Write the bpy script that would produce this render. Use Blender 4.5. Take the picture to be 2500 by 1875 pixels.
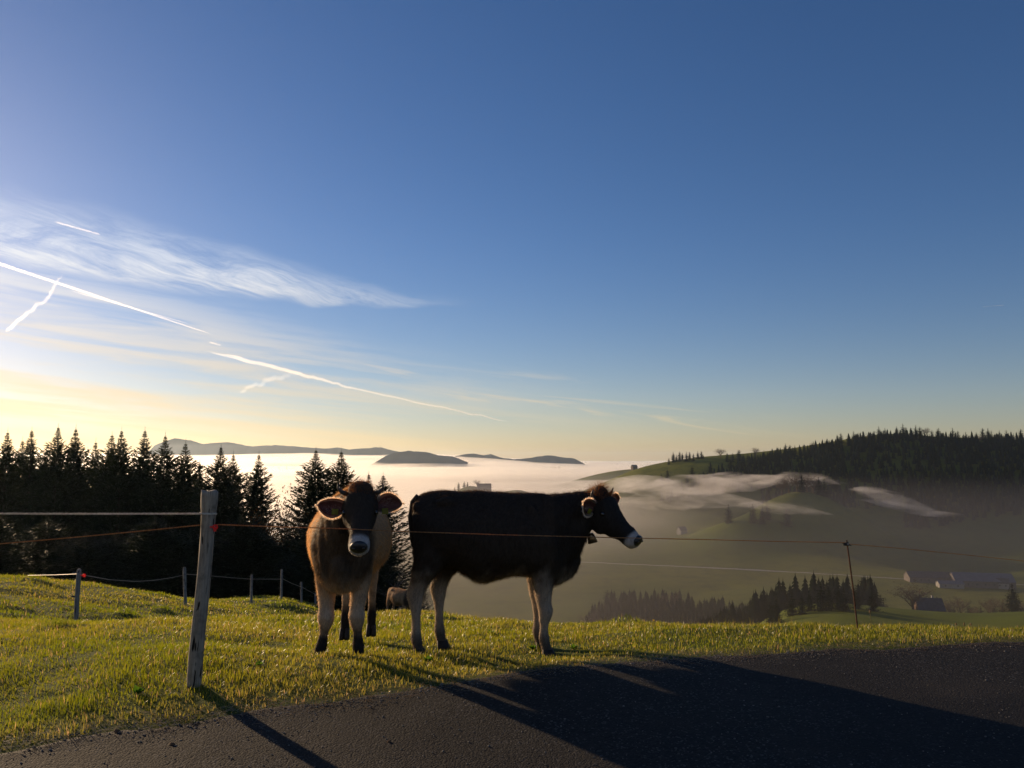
import bpy, bmesh, math, random
import numpy as np
from mathutils import Vector, Matrix

R = math.radians
random.seed(7)
rng = np.random.default_rng(11)
scene = bpy.context.scene
for o in list(bpy.data.objects):
    bpy.data.objects.remove(o)
COL = scene.collection

# ------------------------------------------------------------------ camera
FPX = 1878.0                       # focal length in photo pixels (2500 wide)
PITCH = math.atan(179.5 / FPX)
cam_d = bpy.data.cameras.new('camera')
cam = bpy.data.objects.new('camera', cam_d)
COL.objects.link(cam)
cam_d.sensor_width = 36.0
cam_d.lens = 36.0 * FPX / 2500.0
cam_d.clip_start = 0.05
cam_d.clip_end = 80000
cam.location = (0, 0, 0)
cam.rotation_euler = (R(90) + PITCH, 0, 0)
scene.camera = cam

# ------------------------------------------------------------------ sky, sun, exposure
SUN_AZ = R(-45)                    # left of the view direction (+Y)
SUN_EL = R(12.5)
sun_dir = Vector((math.sin(SUN_AZ) * math.cos(SUN_EL), math.cos(SUN_AZ) * math.cos(SUN_EL), math.sin(SUN_EL)))
sd = bpy.data.lights.new('sun', 'SUN')
sun = bpy.data.objects.new('sun', sd)
COL.objects.link(sun)
sd.energy = 4.6
sd.angle = R(0.6)
sd.color = (1.0, 0.71, 0.42)
sun.rotation_euler = sun_dir.to_track_quat('Z', 'Y').to_euler()

scene.view_settings.view_transform = 'Standard'
scene.view_settings.look = 'None'
scene.view_settings.gamma = 1
scene.view_settings.use_curve_mapping = False
scene.view_settings.exposure = 0.45
scene.render.engine = 'CYCLES'
scene.cycles.volume_bounces = 1
scene.cycles.transparent_max_bounces = 24
scene.cycles.max_bounces = 6


class NT:
    """small helper for node trees"""
    def __init__(self, tree):
        self.t = tree
        self.n = tree.nodes
        self.l = tree.links

    def new(self, typ, **kw):
        nd = self.n.new(typ)
        for k, v in kw.items():
            setattr(nd, k, v)
        return nd

    def put(self, sock, v):
        if hasattr(v, 'is_linked') or isinstance(v, bpy.types.NodeSocket):
            self.l.new(v, sock)
        else:
            sock.default_value = v

    def math(self, op, a, b=None, c=None, clamp=False):
        nd = self.new('ShaderNodeMath', operation=op)
        nd.use_clamp = clamp
        self.put(nd.inputs[0], a)
        if b is not None:
            self.put(nd.inputs[1], b)
        if c is not None:
            self.put(nd.inputs[2], c)
        return nd.outputs[0]

    def smooth(self, v, a, b, to0=0.0, to1=1.0):
        nd = self.new('ShaderNodeMapRange')
        nd.interpolation_type = 'SMOOTHSTEP'
        self.put(nd.inputs['Value'], v)
        nd.inputs['From Min'].default_value = a
        nd.inputs['From Max'].default_value = b
        nd.inputs['To Min'].default_value = to0
        nd.inputs['To Max'].default_value = to1
        return nd.outputs[0]

    def noise(self, vec, scale, detail=4, rough=0.5, dist=0.0):
        nd = self.new('ShaderNodeTexNoise')
        if vec is not None:
            self.l.new(vec, nd.inputs['Vector'])
        nd.inputs['Scale'].default_value = scale
        nd.inputs['Detail'].default_value = detail
        nd.inputs['Roughness'].default_value = rough
        nd.inputs['Distortion'].default_value = dist
        return nd.outputs['Fac']

    def mix(self, fac, a, b):
        nd = self.new('ShaderNodeMix', data_type='RGBA')
        self.put(nd.inputs[0], fac)
        self.put(nd.inputs[6], a)
        self.put(nd.inputs[7], b)
        return nd.outputs[2]

    def comb(self, x, y, z):
        nd = self.new('ShaderNodeCombineXYZ')
        self.put(nd.inputs[0], x)
        self.put(nd.inputs[1], y)
        self.put(nd.inputs[2], z)
        return nd.outputs[0]


world = bpy.data.worlds.new('World')
scene.world = world
world.use_nodes = True
W = NT(world.node_tree)
W.n.clear()
sky = W.new('ShaderNodeTexSky', sky_type='NISHITA')
sky.sun_disc = False
sky.sun_elevation = SUN_EL
sky.sun_rotation = SUN_AZ
sky.altitude = 800
sky.air_density = 1.0
sky.dust_density = 0.35
sky.ozone_density = 2.0
tc = W.new('ShaderNodeTexCoord')
sep = W.new('ShaderNodeSeparateXYZ')
W.l.new(tc.outputs['Generated'], sep.inputs[0])
dx, dy, dz = sep.outputs
az = W.math('ARCTAN2', dx, dy)            # radians, + to the right of view
horiz = W.math('SQRT', W.math('ADD', W.math('MULTIPLY', dx, dx), W.math('MULTIPLY', dy, dy)))
el = W.math('ARCTAN2', dz, horiz)
grade = W.new('ShaderNodeGamma')
W.l.new(sky.outputs[0], grade.inputs[0])
grade.inputs[1].default_value = 1.0
hs = W.new('ShaderNodeHueSaturation')
hs.inputs['Saturation'].default_value = 1.2
W.l.new(grade.outputs[0], hs.inputs['Color'])
tint = W.new('ShaderNodeMix', data_type='RGBA', blend_type='MULTIPLY')
tint.inputs[0].default_value = 1
W.l.new(hs.outputs[0], tint.inputs[6])
W.l.new(W.mix(W.smooth(el, 0.02, 0.30), (1.13, .98, 1.08, 1), (1.01, .97, 1.18, 1)), tint.inputs[7])
skycol = tint.outputs[2]


def cirrus():
    """thin ice cloud: a wedge of high cirrus on the left and low streaks towards the sun"""
    # band centre line falls to the right: tilted coordinates
    u = W.math('MULTIPLY', az, 1.0)
    # main wedge
    line = W.math('MULTIPLY_ADD', u, -0.060, 0.190)          # centre elevation along azimuth
    dv = W.math('SUBTRACT', el, line)
    n_warp = W.noise(W.comb(W.math('MULTIPLY', az, 2.5), W.math('MULTIPLY', el, 6), 1.3), 2.0, 3, .5)
    dvw = W.math('ADD', dv, W.math('MULTIPLY', W.math('SUBTRACT', n_warp, .5), .05))
    st = W.comb(W.math('MULTIPLY_ADD', el, 3.5, W.math('MULTIPLY', az, 2.6)), W.math('MULTIPLY', dvw, 11.0), 4.0)
    streak = W.noise(st, 3.4, 9, .68, .55)
    wid = W.smooth(az, -0.66, 0.0, 0.080, 0.014)
    below = W.math('DIVIDE', W.math('MULTIPLY', dvw, -1.0), W.math('MULTIPLY', wid, .32))
    above = W.math('DIVIDE', dvw, wid)
    prof = W.math('MULTIPLY', W.smooth(below, 0.0, 1.0, 1, 0), W.smooth(above, 0.0, 1.0, 1, 0))
    fade = W.smooth(az, -0.36, -.02, 1.0, 0.0)
    fib = W.noise(W.comb(W.math('MULTIPLY_ADD', el, 9.0, W.math('MULTIPLY', az, 7.0)), W.math('MULTIPLY_ADD', az, 12.0, W.math('MULTIPLY', dvw, 60.0)), 7.0), 2.6, 8, .7, .4)
    m1 = W.math('MULTIPLY', W.math('MULTIPLY', prof, fade), W.math('MULTIPLY', W.smooth(streak, 0.28, 0.62), W.smooth(fib, .25, .68, .35, 1.15)), clamp=True)
    # low streaks
    st2 = W.comb(W.math('MULTIPLY', az, 2.2), W.math('MULTIPLY', W.math('MULTIPLY_ADD', az, .10, el), 26.0), 9.0)
    s2 = W.noise(st2, 1.6, 8, .6, .35)
    r2 = W.math('MULTIPLY', W.smooth(az, -0.55, 0.30, 1.0, 0.0), W.smooth(W.math('MULTIPLY_ADD', az, .22, el), 0.05, 0.125, 1.0, 0.0))
    m2 = W.math('MULTIPLY', r2, W.smooth(s2, 0.40, 0.66))
    # fine wisps right of the centre
    st3 = W.comb(W.math('MULTIPLY', az, 3.0), W.math('MULTIPLY', W.math('MULTIPLY_ADD', az, .13, el), 42.0), 2.0)
    s3 = W.noise(st3, 1.4, 7, .6, .5)
    band = W.math('ABSOLUTE', W.math('SUBTRACT', W.math('MULTIPLY_ADD', az, .13, el), 0.075))
    m3 = W.math('MULTIPLY', W.smooth(band, 0.0, 0.055, 1, 0), W.math('MULTIPLY', W.smooth(s3, .5, .75), W.smooth(az, .12, .42, .55, 0)))
    m = W.math('MAXIMUM', W.math('MAXIMUM', W.math('MULTIPLY', m1, .85), W.math('MULTIPLY', m2, .65)), W.math('MULTIPLY', m3, 1.1))
    return W.math('MULTIPLY', m, 1.0, clamp=True)


cm = cirrus()
warm = W.smooth(el, 0.05, 0.26)
ccol = W.mix(warm, (13.0, 9.2, 4.4, 1), (13.0, 13.0, 12.8, 1))
addc = W.mix(W.math('MULTIPLY', cm, .8), skycol, ccol)
bg = W.new('ShaderNodeBackground')
W.l.new(addc, bg.inputs[0])
bg.inputs[1].default_value = 0.059
wo = W.new('ShaderNodeOutputWorld')
W.l.new(bg.outputs[0], wo.inputs[0])


# ------------------------------------------------------------------ helpers
def P(u, v, Y):
    """point at forward distance Y that the photo shows at pixel (u, v)"""
    x = (u - 1250) / FPX
    y = (937.5 - v) / FPX
    cp, sp = math.cos(PITCH), math.sin(PITCH)
    d = Vector((x, cp - y * sp, sp + y * cp))
    return d * (Y / d.y)


def D(u, v, Y):                    # same with coordinates of the 2212 px wide view
    return P(u * 1.1302, v * 1.1302, Y)


def hash2(ix, iy, s):
    h = np.sin(ix * 127.1 + iy * 311.7 + s * 74.7) * 43758.5453
    return h - np.floor(h)


def vnoise(x, y, s=0):
    x = np.asarray(x, float); y = np.asarray(y, float)
    ix = np.floor(x); iy = np.floor(y)
    fx = x - ix; fy = y - iy
    fx = fx * fx * (3 - 2 * fx); fy = fy * fy * (3 - 2 * fy)
    a = hash2(ix, iy, s); b = hash2(ix + 1, iy, s)
    c = hash2(ix, iy + 1, s); d = hash2(ix + 1, iy + 1, s)
    return (a * (1 - fx) + b * fx) * (1 - fy) + (c * (1 - fx) + d * fx) * fy


def fbm(x, y, s=0, o=4):
    t = 0; a = .5; f = 1.0
    for i in range(o):
        t = t + a * vnoise(np.asarray(x) * f, np.asarray(y) * f, s + i)
        a *= .5; f *= 2.03
    return t / (1 - .5 ** o)


def tag(o, label=None, cat=None, group=None, kind=None):
    if label: o['label'] = label
    if cat: o['category'] = cat
    if group: o['group'] = group
    if kind: o['kind'] = kind
    return o


def obj(name, me, mat=None, parent=None):
    o = bpy.data.objects.new(name, me)
    COL.objects.link(o)
    if mat is not None and me is not None:
        me.materials.clear()
        me.materials.append(mat)
    if parent: o.parent = parent
    return o


def empty(name, loc=(0, 0, 0), rz=0.0):
    o = bpy.data.objects.new(name, None)
    COL.objects.link(o)
    o.empty_display_size = .2
    o.location = loc
    o.rotation_euler = (0, 0, rz)
    return o


def mesh_np(name, verts, faces, smooth=False):
    """verts (n,3) array, faces: array (m,k) or a list"""
    me = bpy.data.meshes.new(name)
    verts = np.asarray(verts, np.float32)
    if isinstance(faces, np.ndarray):
        m, k = faces.shape
        me.vertices.add(len(verts)); me.vertices.foreach_set('co', verts.ravel())
        me.loops.add(m * k); me.loops.foreach_set('vertex_index', faces.astype(np.int32).ravel())
        me.polygons.add(m)
        me.polygons.foreach_set('loop_start', np.arange(0, m * k, k, dtype=np.int32))
        me.update(calc_edges=True)
        me.validate()
    else:
        me.from_pydata([tuple(v) for v in verts], [], faces)
        me.update()
    if smooth:
        me.polygons.foreach_set('use_smooth', np.ones(len(me.polygons), bool))
    return me


class MB:
    """collects simple shapes into one mesh"""
    def __init__(s): s.v = []; s.f = []

    def add(s, vs, fs):
        b = len(s.v)
        s.v += [tuple(v) for v in vs]
        s.f += [tuple(i + b for i in f) for f in fs]

    def box(s, c, d, M=None):
        c = Vector(c)
        vs = [Vector((x * d[0] / 2, y * d[1] / 2, z * d[2] / 2)) for x in (-1, 1) for y in (-1, 1) for z in (-1, 1)]
        vs = [c + (M @ v if M else v) for v in vs]
        s.add(vs, [(0, 1, 3, 2), (4, 6, 7, 5), (0, 4, 5, 1), (2, 3, 7, 6), (0, 2, 6, 4), (1, 5, 7, 3)])

    def tube(s, pts, rads, n=8, cap=True):
        pts = [Vector(p) for p in pts]
        if not hasattr(rads, '__len__'): rads = [rads] * len(pts)
        rings = []
        prev = None
        for i, p in enumerate(pts):
            t = (pts[min(i + 1, len(pts) - 1)] - pts[max(i - 1, 0)]).normalized()
            a = prev if prev is not None else (Vector((0, 0, 1)) if abs(t.z) < .9 else Vector((1, 0, 0)))
            sd_ = (a - t * a.dot(t)).normalized()
            prev = sd_
            up = t.cross(sd_)
            rings.append([p + (sd_ * math.cos(k * 2 * math.pi / n) + up * math.sin(k * 2 * math.pi / n)) * rads[i] for k in range(n)])
        vs = [v for r in rings for v in r]
        fs = []
        for i in range(len(pts) - 1):
            for k in range(n):
                a = i * n + k; b = i * n + (k + 1) % n
                fs.append((a, b, b + n, a + n))
        if cap:
            fs.append(tuple(range(n))[::-1]); fs.append(tuple((len(pts) - 1) * n + k for k in range(n)))
        s.add(vs, fs)

    def mesh(s, name, smooth=False):
        me = bpy.data.meshes.new(name)
        me.from_pydata(s.v, [], s.f)
        me.update()
        if smooth:
            me.polygons.foreach_set('use_smooth', [True] * len(me.polygons))
        return me

    def obj(s, name, mat, parent=None, smooth=False):
        return obj(name, s.mesh(name, smooth), mat, parent)


# ------------------------------------------------------------------ materials
def material(name):
    m = bpy.data.materials.new(name)
    m.use_nodes = True
    t = NT(m.node_tree)
    t.n.clear()
    out = t.new('ShaderNodeOutputMaterial')
    return m, t, out


def simple(name, col, rough=.8, var=.25, scale=8.0, bump=0.0, metal=0.0, spec=.3, coord='Object'):
    m, t, out = material(name)
    tc = t.new('ShaderNodeTexCoord')
    n = t.noise(tc.outputs[coord], scale, 5, .6)
    a = tuple(c * (1 - var) for c in col) + (1,)
    b = tuple(min(1, c * (1 + var)) for c in col) + (1,)
    c = t.mix(t.smooth(n, .3, .7), a, b)
    p = t.new('ShaderNodeBsdfPrincipled')
    t.l.new(c, p.inputs['Base Color'])
    p.inputs['Roughness'].default_value = rough
    p.inputs['Metallic'].default_value = metal
    p.inputs['Specular IOR Level'].default_value = spec
    if bump:
        b_ = t.new('ShaderNodeBump')
        b_.inputs['Strength'].default_value = bump
        b_.inputs['Distance'].default_value = .01
        t.l.new(n, b_.inputs['Height'])
        t.l.new(b_.outputs[0], p.inputs['Normal'])
    t.l.new(p.outputs[0], out.inputs[0])
    return m


def leafy(name, col, col2, trans=.35, attr=None, rough=.6, spec=.2, scale=3.0, tcol=None):
    """thin leaves or blades: diffuse front, translucent back"""
    m, t, out = material(name)
    if attr:
        a = t.new('ShaderNodeAttribute', attribute_name=attr)
        f = a.outputs['Fac']
    else:
        g = t.new('ShaderNodeNewGeometry')
        f = t.smooth(t.noise(g.outputs['Position'], scale, 4, .6), .35, .65)
    c = t.mix(f, col + (1,), col2 + (1,))
    p = t.new('ShaderNodeBsdfPrincipled')
    t.l.new(c, p.inputs['Base Color'])
    p.inputs['Roughness'].default_value = rough
    p.inputs['Specular IOR Level'].default_value = spec
    tr = t.new('ShaderNodeBsdfTranslucent')
    mul = t.new('ShaderNodeMix', data_type='RGBA', blend_type='MULTIPLY')
    mul.inputs[0].default_value = 1
    t.l.new(c, mul.inputs[6])
    mul.inputs[7].default_value = (tcol or (1.6, 1.5, .8)) + (1,)
    t.l.new(mul.outputs[2], tr.inputs[0])
    mx = t.new('ShaderNodeMixShader')
    mx.inputs[0].default_value = trans
    t.l.new(p.outputs[0], mx.inputs[1])
    t.l.new(tr.outputs[0], mx.inputs[2])
    t.l.new(mx.outputs[0], out.inputs[0])
    return m


def volume_mat(name, density, color=(1, 1, 1), g=.6, absorb=None):
    m, t, out = material(name)
    p = t.new('ShaderNodeVolumePrincipled')
    p.inputs['Density'].default_value = density
    p.inputs['Color'].default_value = tuple(color) + (1,)
    p.inputs['Anisotropy'].default_value = g
    if absorb:
        p.inputs['Absorption Color'].default_value = tuple(absorb) + (1,)
    t.l.new(p.outputs[0], out.inputs['Volume'])
    return m


M = {}
M['needle'] = leafy('needle', (.012, .020, .008), (.022, .030, .012), .15, scale=.6)
M['needle_far'] = leafy('needle_far', (.007, .013, .006), (.015, .018, .008), .05, scale=.02, rough=.95, spec=.0)
M['leaf_brown'] = leafy('leaf_brown', (.05, .035, .015), (.10, .06, .02), .4, scale=2.0, tcol=(1.6, 1.2, .7))
M['bark'] = simple('bark', (.045, .033, .024), .95, .4, 6)
M['twig'] = simple('twig', (.12, .09, .07), .9, .3, 4)
M['twig_far'] = simple('twig_far', (.10, .065, .045), .9, .3, .05)
M['house_wall'] = simple('house_wall', (.13, .11, .10), .9, .2, .4)
M['house_white'] = simple('house_white', (.26, .25, .24), .9, .1, .4)
M['wood_dark'] = simple('wood_dark', (.08, .05, .035), .9, .3, .6)
M['roof_dark'] = simple('roof_dark', (.07, .06, .065), .7, .3, .5)
M['roof_metal'] = simple('roof_metal', (.10, .105, .13), .4, .2, .3, spec=.5)
M['window'] = simple('window', (.03, .035, .04), .2, .1, .5, spec=.6)
M['track'] = simple('track', (.30, .28, .25), .9, .2, .3)
M['mountain'] = simple('mountain', (.026, .045, .070), 1, .3, .004, spec=0)  # blue of distant haze painted into the base colour

# ------------------------------------------------------------------ terrain
def tps_fit(pts, vals, lam=1e-3):
    pts = np.asarray(pts, float); vals = np.asarray(vals, float)
    n = len(pts)
    r = np.linalg.norm(pts[:, None] - pts[None], axis=2)
    K = np.where(r > 0, r * r * np.log(r + 1e-9), 0) + lam * np.eye(n)
    Pm = np.hstack([np.ones((n, 1)), pts])
    A = np.block([[K, Pm], [Pm.T, np.zeros((3, 3))]])
    w = np.linalg.solve(A, np.concatenate([vals, np.zeros(3)]))
    return pts, w


def tps_eval(fit, q):
    pts, w = fit
    q = np.asarray(q, float)
    out = np.empty(len(q))
    for s in range(0, len(q), 20000):
        c = q[s:s + 20000]
        r = np.sqrt(((c[:, None] - pts[None]) ** 2).sum(2))
        out[s:s + 20000] = (np.where(r > 0, r * r * np.log(r + 1e-9), 0)) @ w[:-3] + w[-3] + c @ w[-2:]
    return out


ROADZ = -1.55
edge_px = [(-160, 1652), (0, 1620), (200, 1588), (400, 1560), (660, 1528), (900, 1490), (1200, 1440), (1500, 1420), (1850, 1400), (2212, 1388), (2600, 1376)]
edge = []
for (u, v) in edge_px:
    d = D(u, v, 1.0)
    k = ROADZ / d.z
    edge.append((d.x * k, d.y * k))
edge = [(-60, edge[0][1] - 6.0), (-12, edge[0][1] - 1.9)] + edge + [(14, edge[-1][1] + 1.4), (60, edge[-1][1] + 7.0)]
EX = np.array([e[0] for e in edge]); EY = np.array([e[1] for e in edge])


def edge_y(x):
    return np.interp(x, EX, EY)


near_pts, near_z = [], []
def npt(X, Y, z): near_pts.append((X, Y)); near_z.append(z)
for x in (-30, -20, -12, -8, -5, -3, -1, 1, 3, 5, 8, 12, 20, 30):
    for k in (0.0, 1.0, 3.0, 6.5):
        if edge_y(x) - k > -6:
            npt(x, edge_y(x) - k, ROADZ - .035 * k)
for (u, v, Y) in [(417, 1480, 5.24), (697, 1420, 6.4), (780, 1417, 6.4), (902, 1405, 7.05), (1183, 1415, 7.0),
                  (1100, 1352, 10.5), (1300, 1363, 9.3), (1500, 1364, 9.0), (1855, 1360, 7.8), (2212, 1366, 8.2), (2500, 1362, 8.6),
                  (163, 1345, 16), (402, 1307, 23), (543, 1303, 30), (608, 1296, 31), (651, 1305, 38), (682, 1307, 42),
                  (0, 1245, 22), (150, 1256, 24), (300, 1280, 27), (-300, 1210, 20), (-900, 1190, 16), (-1500, 1220, 12),
                  (850, 1327, 14), (970, 1334, 12.5), (700, 1340, 14)]:
    p = D(u, v, Y); npt(p.x, p.y, p.z)
for (X, Y, z) in [(-8.5, 38, -7.98), (-4, 30, -7.2), (0, 20, -5.4), (6, 20, -5.4), (12, 20, -5.3), (20, 20, -5.2), (30, 20, -5.0),
                  (6, 14, -3.3), (12, 14, -3.1), (-14, 34, -6.4), (-22, 36, -7.6), (-30, 36, -7.6), (-12, 55, -14), (0, 40, -10.5), (0, 58, -16),
                  (14, 40, -11), (30, 40, -11), (30, 58, -17), (-30, 58, -15), (14, 58, -16.5)]:
    npt(X, Y, z)
near_fit = tps_fit(np.array(near_pts) / 10, near_z, 1e-3)

# far control points: (photo column, distance, height)
far_tab = {
    -1400: [(50, -12), (80, -20), (200, -60), (400, -95), (700, -128), (1300, -130), (2500, -130), (12000, -130)],
    0: [(50, -12), (60, -16), (100, -28), (200, -60), (350, -95), (600, -128), (1000, -130), (1600, -130), (2500, -130), (5000, -130), (12000, -130)],
    625: [(50, -12), (60, -16), (100, -28), (200, -60), (350, -95), (600, -128), (1000, -130), (1600, -130), (2500, -130), (5000, -130), (12000, -130)],
    1250: [(50, -13.5), (60, -16), (100, -30), (200, -65), (350, -100), (500, -124), (700, -128), (1000, -128), (1300, -125), (1700, -120), (2500, -120), (5000, -125), (12000, -130)],
    1565: [(60, -17), (100, -33), (200, -70), (350, -100), (500, -123), (700, -125), (850, -121), (1000, -116), (1200, -80), (1360, -18), (1700, -60), (2500, -110), (12000, -130)],
    1720: [(350, -92), (700, -121), (900, -116), (1050, -108), (1200, -62), (1330, -2), (1600, -45)],
    1875: [(60, -17), (100, -32), (200, -57), (300, -66), (350, -71), (390, -82), (500, -111), (700, -118), (800, -120), (930, -111), (990, -113), (1050, -112), (1150, -81), (1300, 0), (1600, -40), (2500, -90), (12000, -120)],
    2060: [(930, -107), (990, -112), (1300, 22)],
    2200: [(300, -62), (350, -68), (400, -80), (650, -115), (760, -115), (930, -122), (1060, -104), (1180, -50), (1300, 34), (1600, -20)],
    2500: [(60, -17), (100, -30), (200, -50), (300, -61), (350, -69), (400, -80), (500, -104), (640, -114), (700, -116), (780, -116), (850, -115), (900, -120), (1000, -100), (1180, -30), (1300, 27), (1600, -20), (2500, -80), (12000, -120)],
    3300: [(60, -17), (200, -45), (400, -70), (700, -90), (1000, -70), (1300, 30), (1600, 0), (2500, -80), (12000, -120)],
    4600: [(60, -17), (200, -45), (700, -70), (1300, 30), (2500, -60), (12000, -120)],
}
fp, fz = [], []
for u, rows in far_tab.items():
    for (Y, z) in rows:
        fp.append(((u - 1250) / FPX * 2.0, math.log(Y) * 1.6)); fz.append(z)
far_fit = tps_fit(fp, fz, 2e-3)
TUSS = []
for (u, v, rr, hh) in [(346, 1314, .34, .13), (68, 1309, .55, .12), (40, 1347, .35, .10), (20, 1300, .4, .1), (272, 1330, .3, .08), (405, 1309, .3, .07), (172, 1349, .3, .05), (608, 1298, .5, .10), (560, 1330, .4, .06), (120, 1400, .3, .06), (960, 1372, .3, .06), (1350, 1385, .25, .05)]:
    Yt = np.interp(v, [1296, 1310, 1347, 1400, 1480], [31, 21, 15.5, 8.5, 5.6]); q_ = D(u, v, Yt); TUSS.append((q_.x, q_.y, rr, hh))
bumps = []
def bump(u, v, Y, sx, sy, base=-120):      # a knoll whose top the photo shows at (u, v)
    p = P(u, v, Y); bumps.append((p.x, p.y, p.z, sx, sy))
bump(1150, 1186, 1500, 75, 130, -125)       # farmhouse hill in the fog
bump(1262, 1196, 1500, 60, 100, -125)
bump(1955, 1200, 1010, 95, 70, -107)        # knoll with bare trees
bump(1850, 1266, 960, 80, 60, -112)
bump(1560, 1145, 2300, 260, 200, -112)      # slope with the little house


def smoothstep(x, a, b):
    t = np.clip((x - a) / (b - a), 0, 1)
    return t * t * (3 - 2 * t)


def H(X, Y):
    X = np.atleast_1d(np.asarray(X, float)); Y = np.atleast_1d(np.asarray(Y, float))
    sh = X.shape
    X = X.ravel(); Y = Y.ravel()
    Y, X = np.broadcast_arrays(Y, X)
    w = smoothstep(Y, 42, 60)
    out = np.zeros(len(X))
    nm = Y < 60
    if nm.any():
        q = np.stack([np.clip(X[nm], -30, 30), np.clip(Y[nm], -6, 60)], 1) / 10
        z = tps_eval(near_fit, q)
        m = smoothstep(Y[nm] - edge_y(X[nm]), .0, 1.2)
        z = z + m * ((fbm(X[nm] * .5, Y[nm] * .5, 3, 3) - .5) * .22 + (fbm(X[nm] * 2.2, Y[nm] * 2.2, 5, 2) - .5) * .07)
        for (tx, ty, tr_, th) in TUSS:
            z = z + th * np.exp(-((X[nm] - tx) ** 2 + (Y[nm] - ty) ** 2) / tr_ ** 2)
        flat = smoothstep(edge_y(X[nm]) - Y[nm], -.5, .4)
        z = z * (1 - flat) + flat * (ROADZ - .035 * np.clip(edge_y(X[nm]) - Y[nm], 0, 8))
        out[nm] += z * (1 - w[nm])
    fm = Y > 42
    if fm.any():
        a = np.clip(X[fm] / Y[fm], -1.4, 1.75) * 2
        z = tps_eval(far_fit, np.stack([a, np.log(Y[fm]) * 1.6], 1))
        amp = smoothstep(Y[fm], 60, 400)
        z = z + amp * ((fbm(X[fm] / 120, Y[fm] / 120, 21, 4) - .5) * 9)
        for (bx, by, bh, sx, sy) in bumps:
            k = np.exp(-((X[fm] - bx) / sx) ** 2 - ((Y[fm] - by) / sy) ** 2)
            z = z + np.maximum(bh - z, 0) * k
        out[fm] += np.clip(z, -134, 300) * w[fm]
    return out.reshape(sh)


def H1(x, y):
    return float(H(np.array([x]), np.array([y]))[0])


def grid_mesh(name, Xg, Yg, Zg):
    n, m = Xg.shape
    v = np.stack([Xg.ravel(), Yg.ravel(), Zg.ravel()], 1)
    i = np.arange(n - 1)[:, None] * m + np.arange(m - 1)[None]
    f = np.stack([i, i + 1, i + m + 1, i + m], 2).reshape(-1, 4)
    return mesh_np(name, v, f, True)


# materials of the ground
def meadow_mat():
    m, t, out = material('meadow_soil')
    g = t.new('ShaderNodeNewGeometry')
    n1 = t.noise(g.outputs['Position'], 1.3, 5, .6)
    n2 = t.noise(g.outputs['Position'], 14, 5, .7)
    c = t.mix(t.smooth(n1, .35, .65), (.050, .075, .010, 1), (.075, .090, .013, 1))
    c = t.mix(t.smooth(n2, .5, .9), c, (.030, .022, .012, 1))
    p = t.new('ShaderNodeBsdfPrincipled')
    t.l.new(c, p.inputs['Base Color'])
    p.inputs['Roughness'].default_value = .95
    p.inputs['Specular IOR Level'].default_value = .1
    b = t.new('ShaderNodeBump')
    b.inputs['Strength'].default_value = .8
    b.inputs['Distance'].default_value = .03
    t.l.new(n2, b.inputs['Height'])
    t.l.new(b.outputs[0], p.inputs['Normal'])
    t.l.new(p.outputs[0], out.inputs[0])
    return m


def valley_mat():
    m, t, out = material('valley_field')
    g = t.new('ShaderNodeNewGeometry')
    n1 = t.noise(g.outputs['Position'], .004, 5, .55)
    n2 = t.noise(g.outputs['Position'], .06, 6, .65)
    n3 = t.noise(g.outputs['Position'], .6, 4, .65)
    c = t.mix(t.smooth(n1, .4, .6), (.065, .098, .010, 1), (.120, .125, .016, 1))
    c = t.mix(t.smooth(n2, .4, .75), c, (.042, .060, .010, 1))
    c = t.mix(t.math('MULTIPLY', n3, .5), c, (.11, .11, .022, 1))
    p = t.new('ShaderNodeBsdfPrincipled')
    t.l.new(c, p.inputs['Base Color'])
    p.inputs['Roughness'].default_value = .95
    p.inputs['Specular IOR Level'].default_value = .05
    t.l.new(p.outputs[0], out.inputs[0])
    return m


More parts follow.
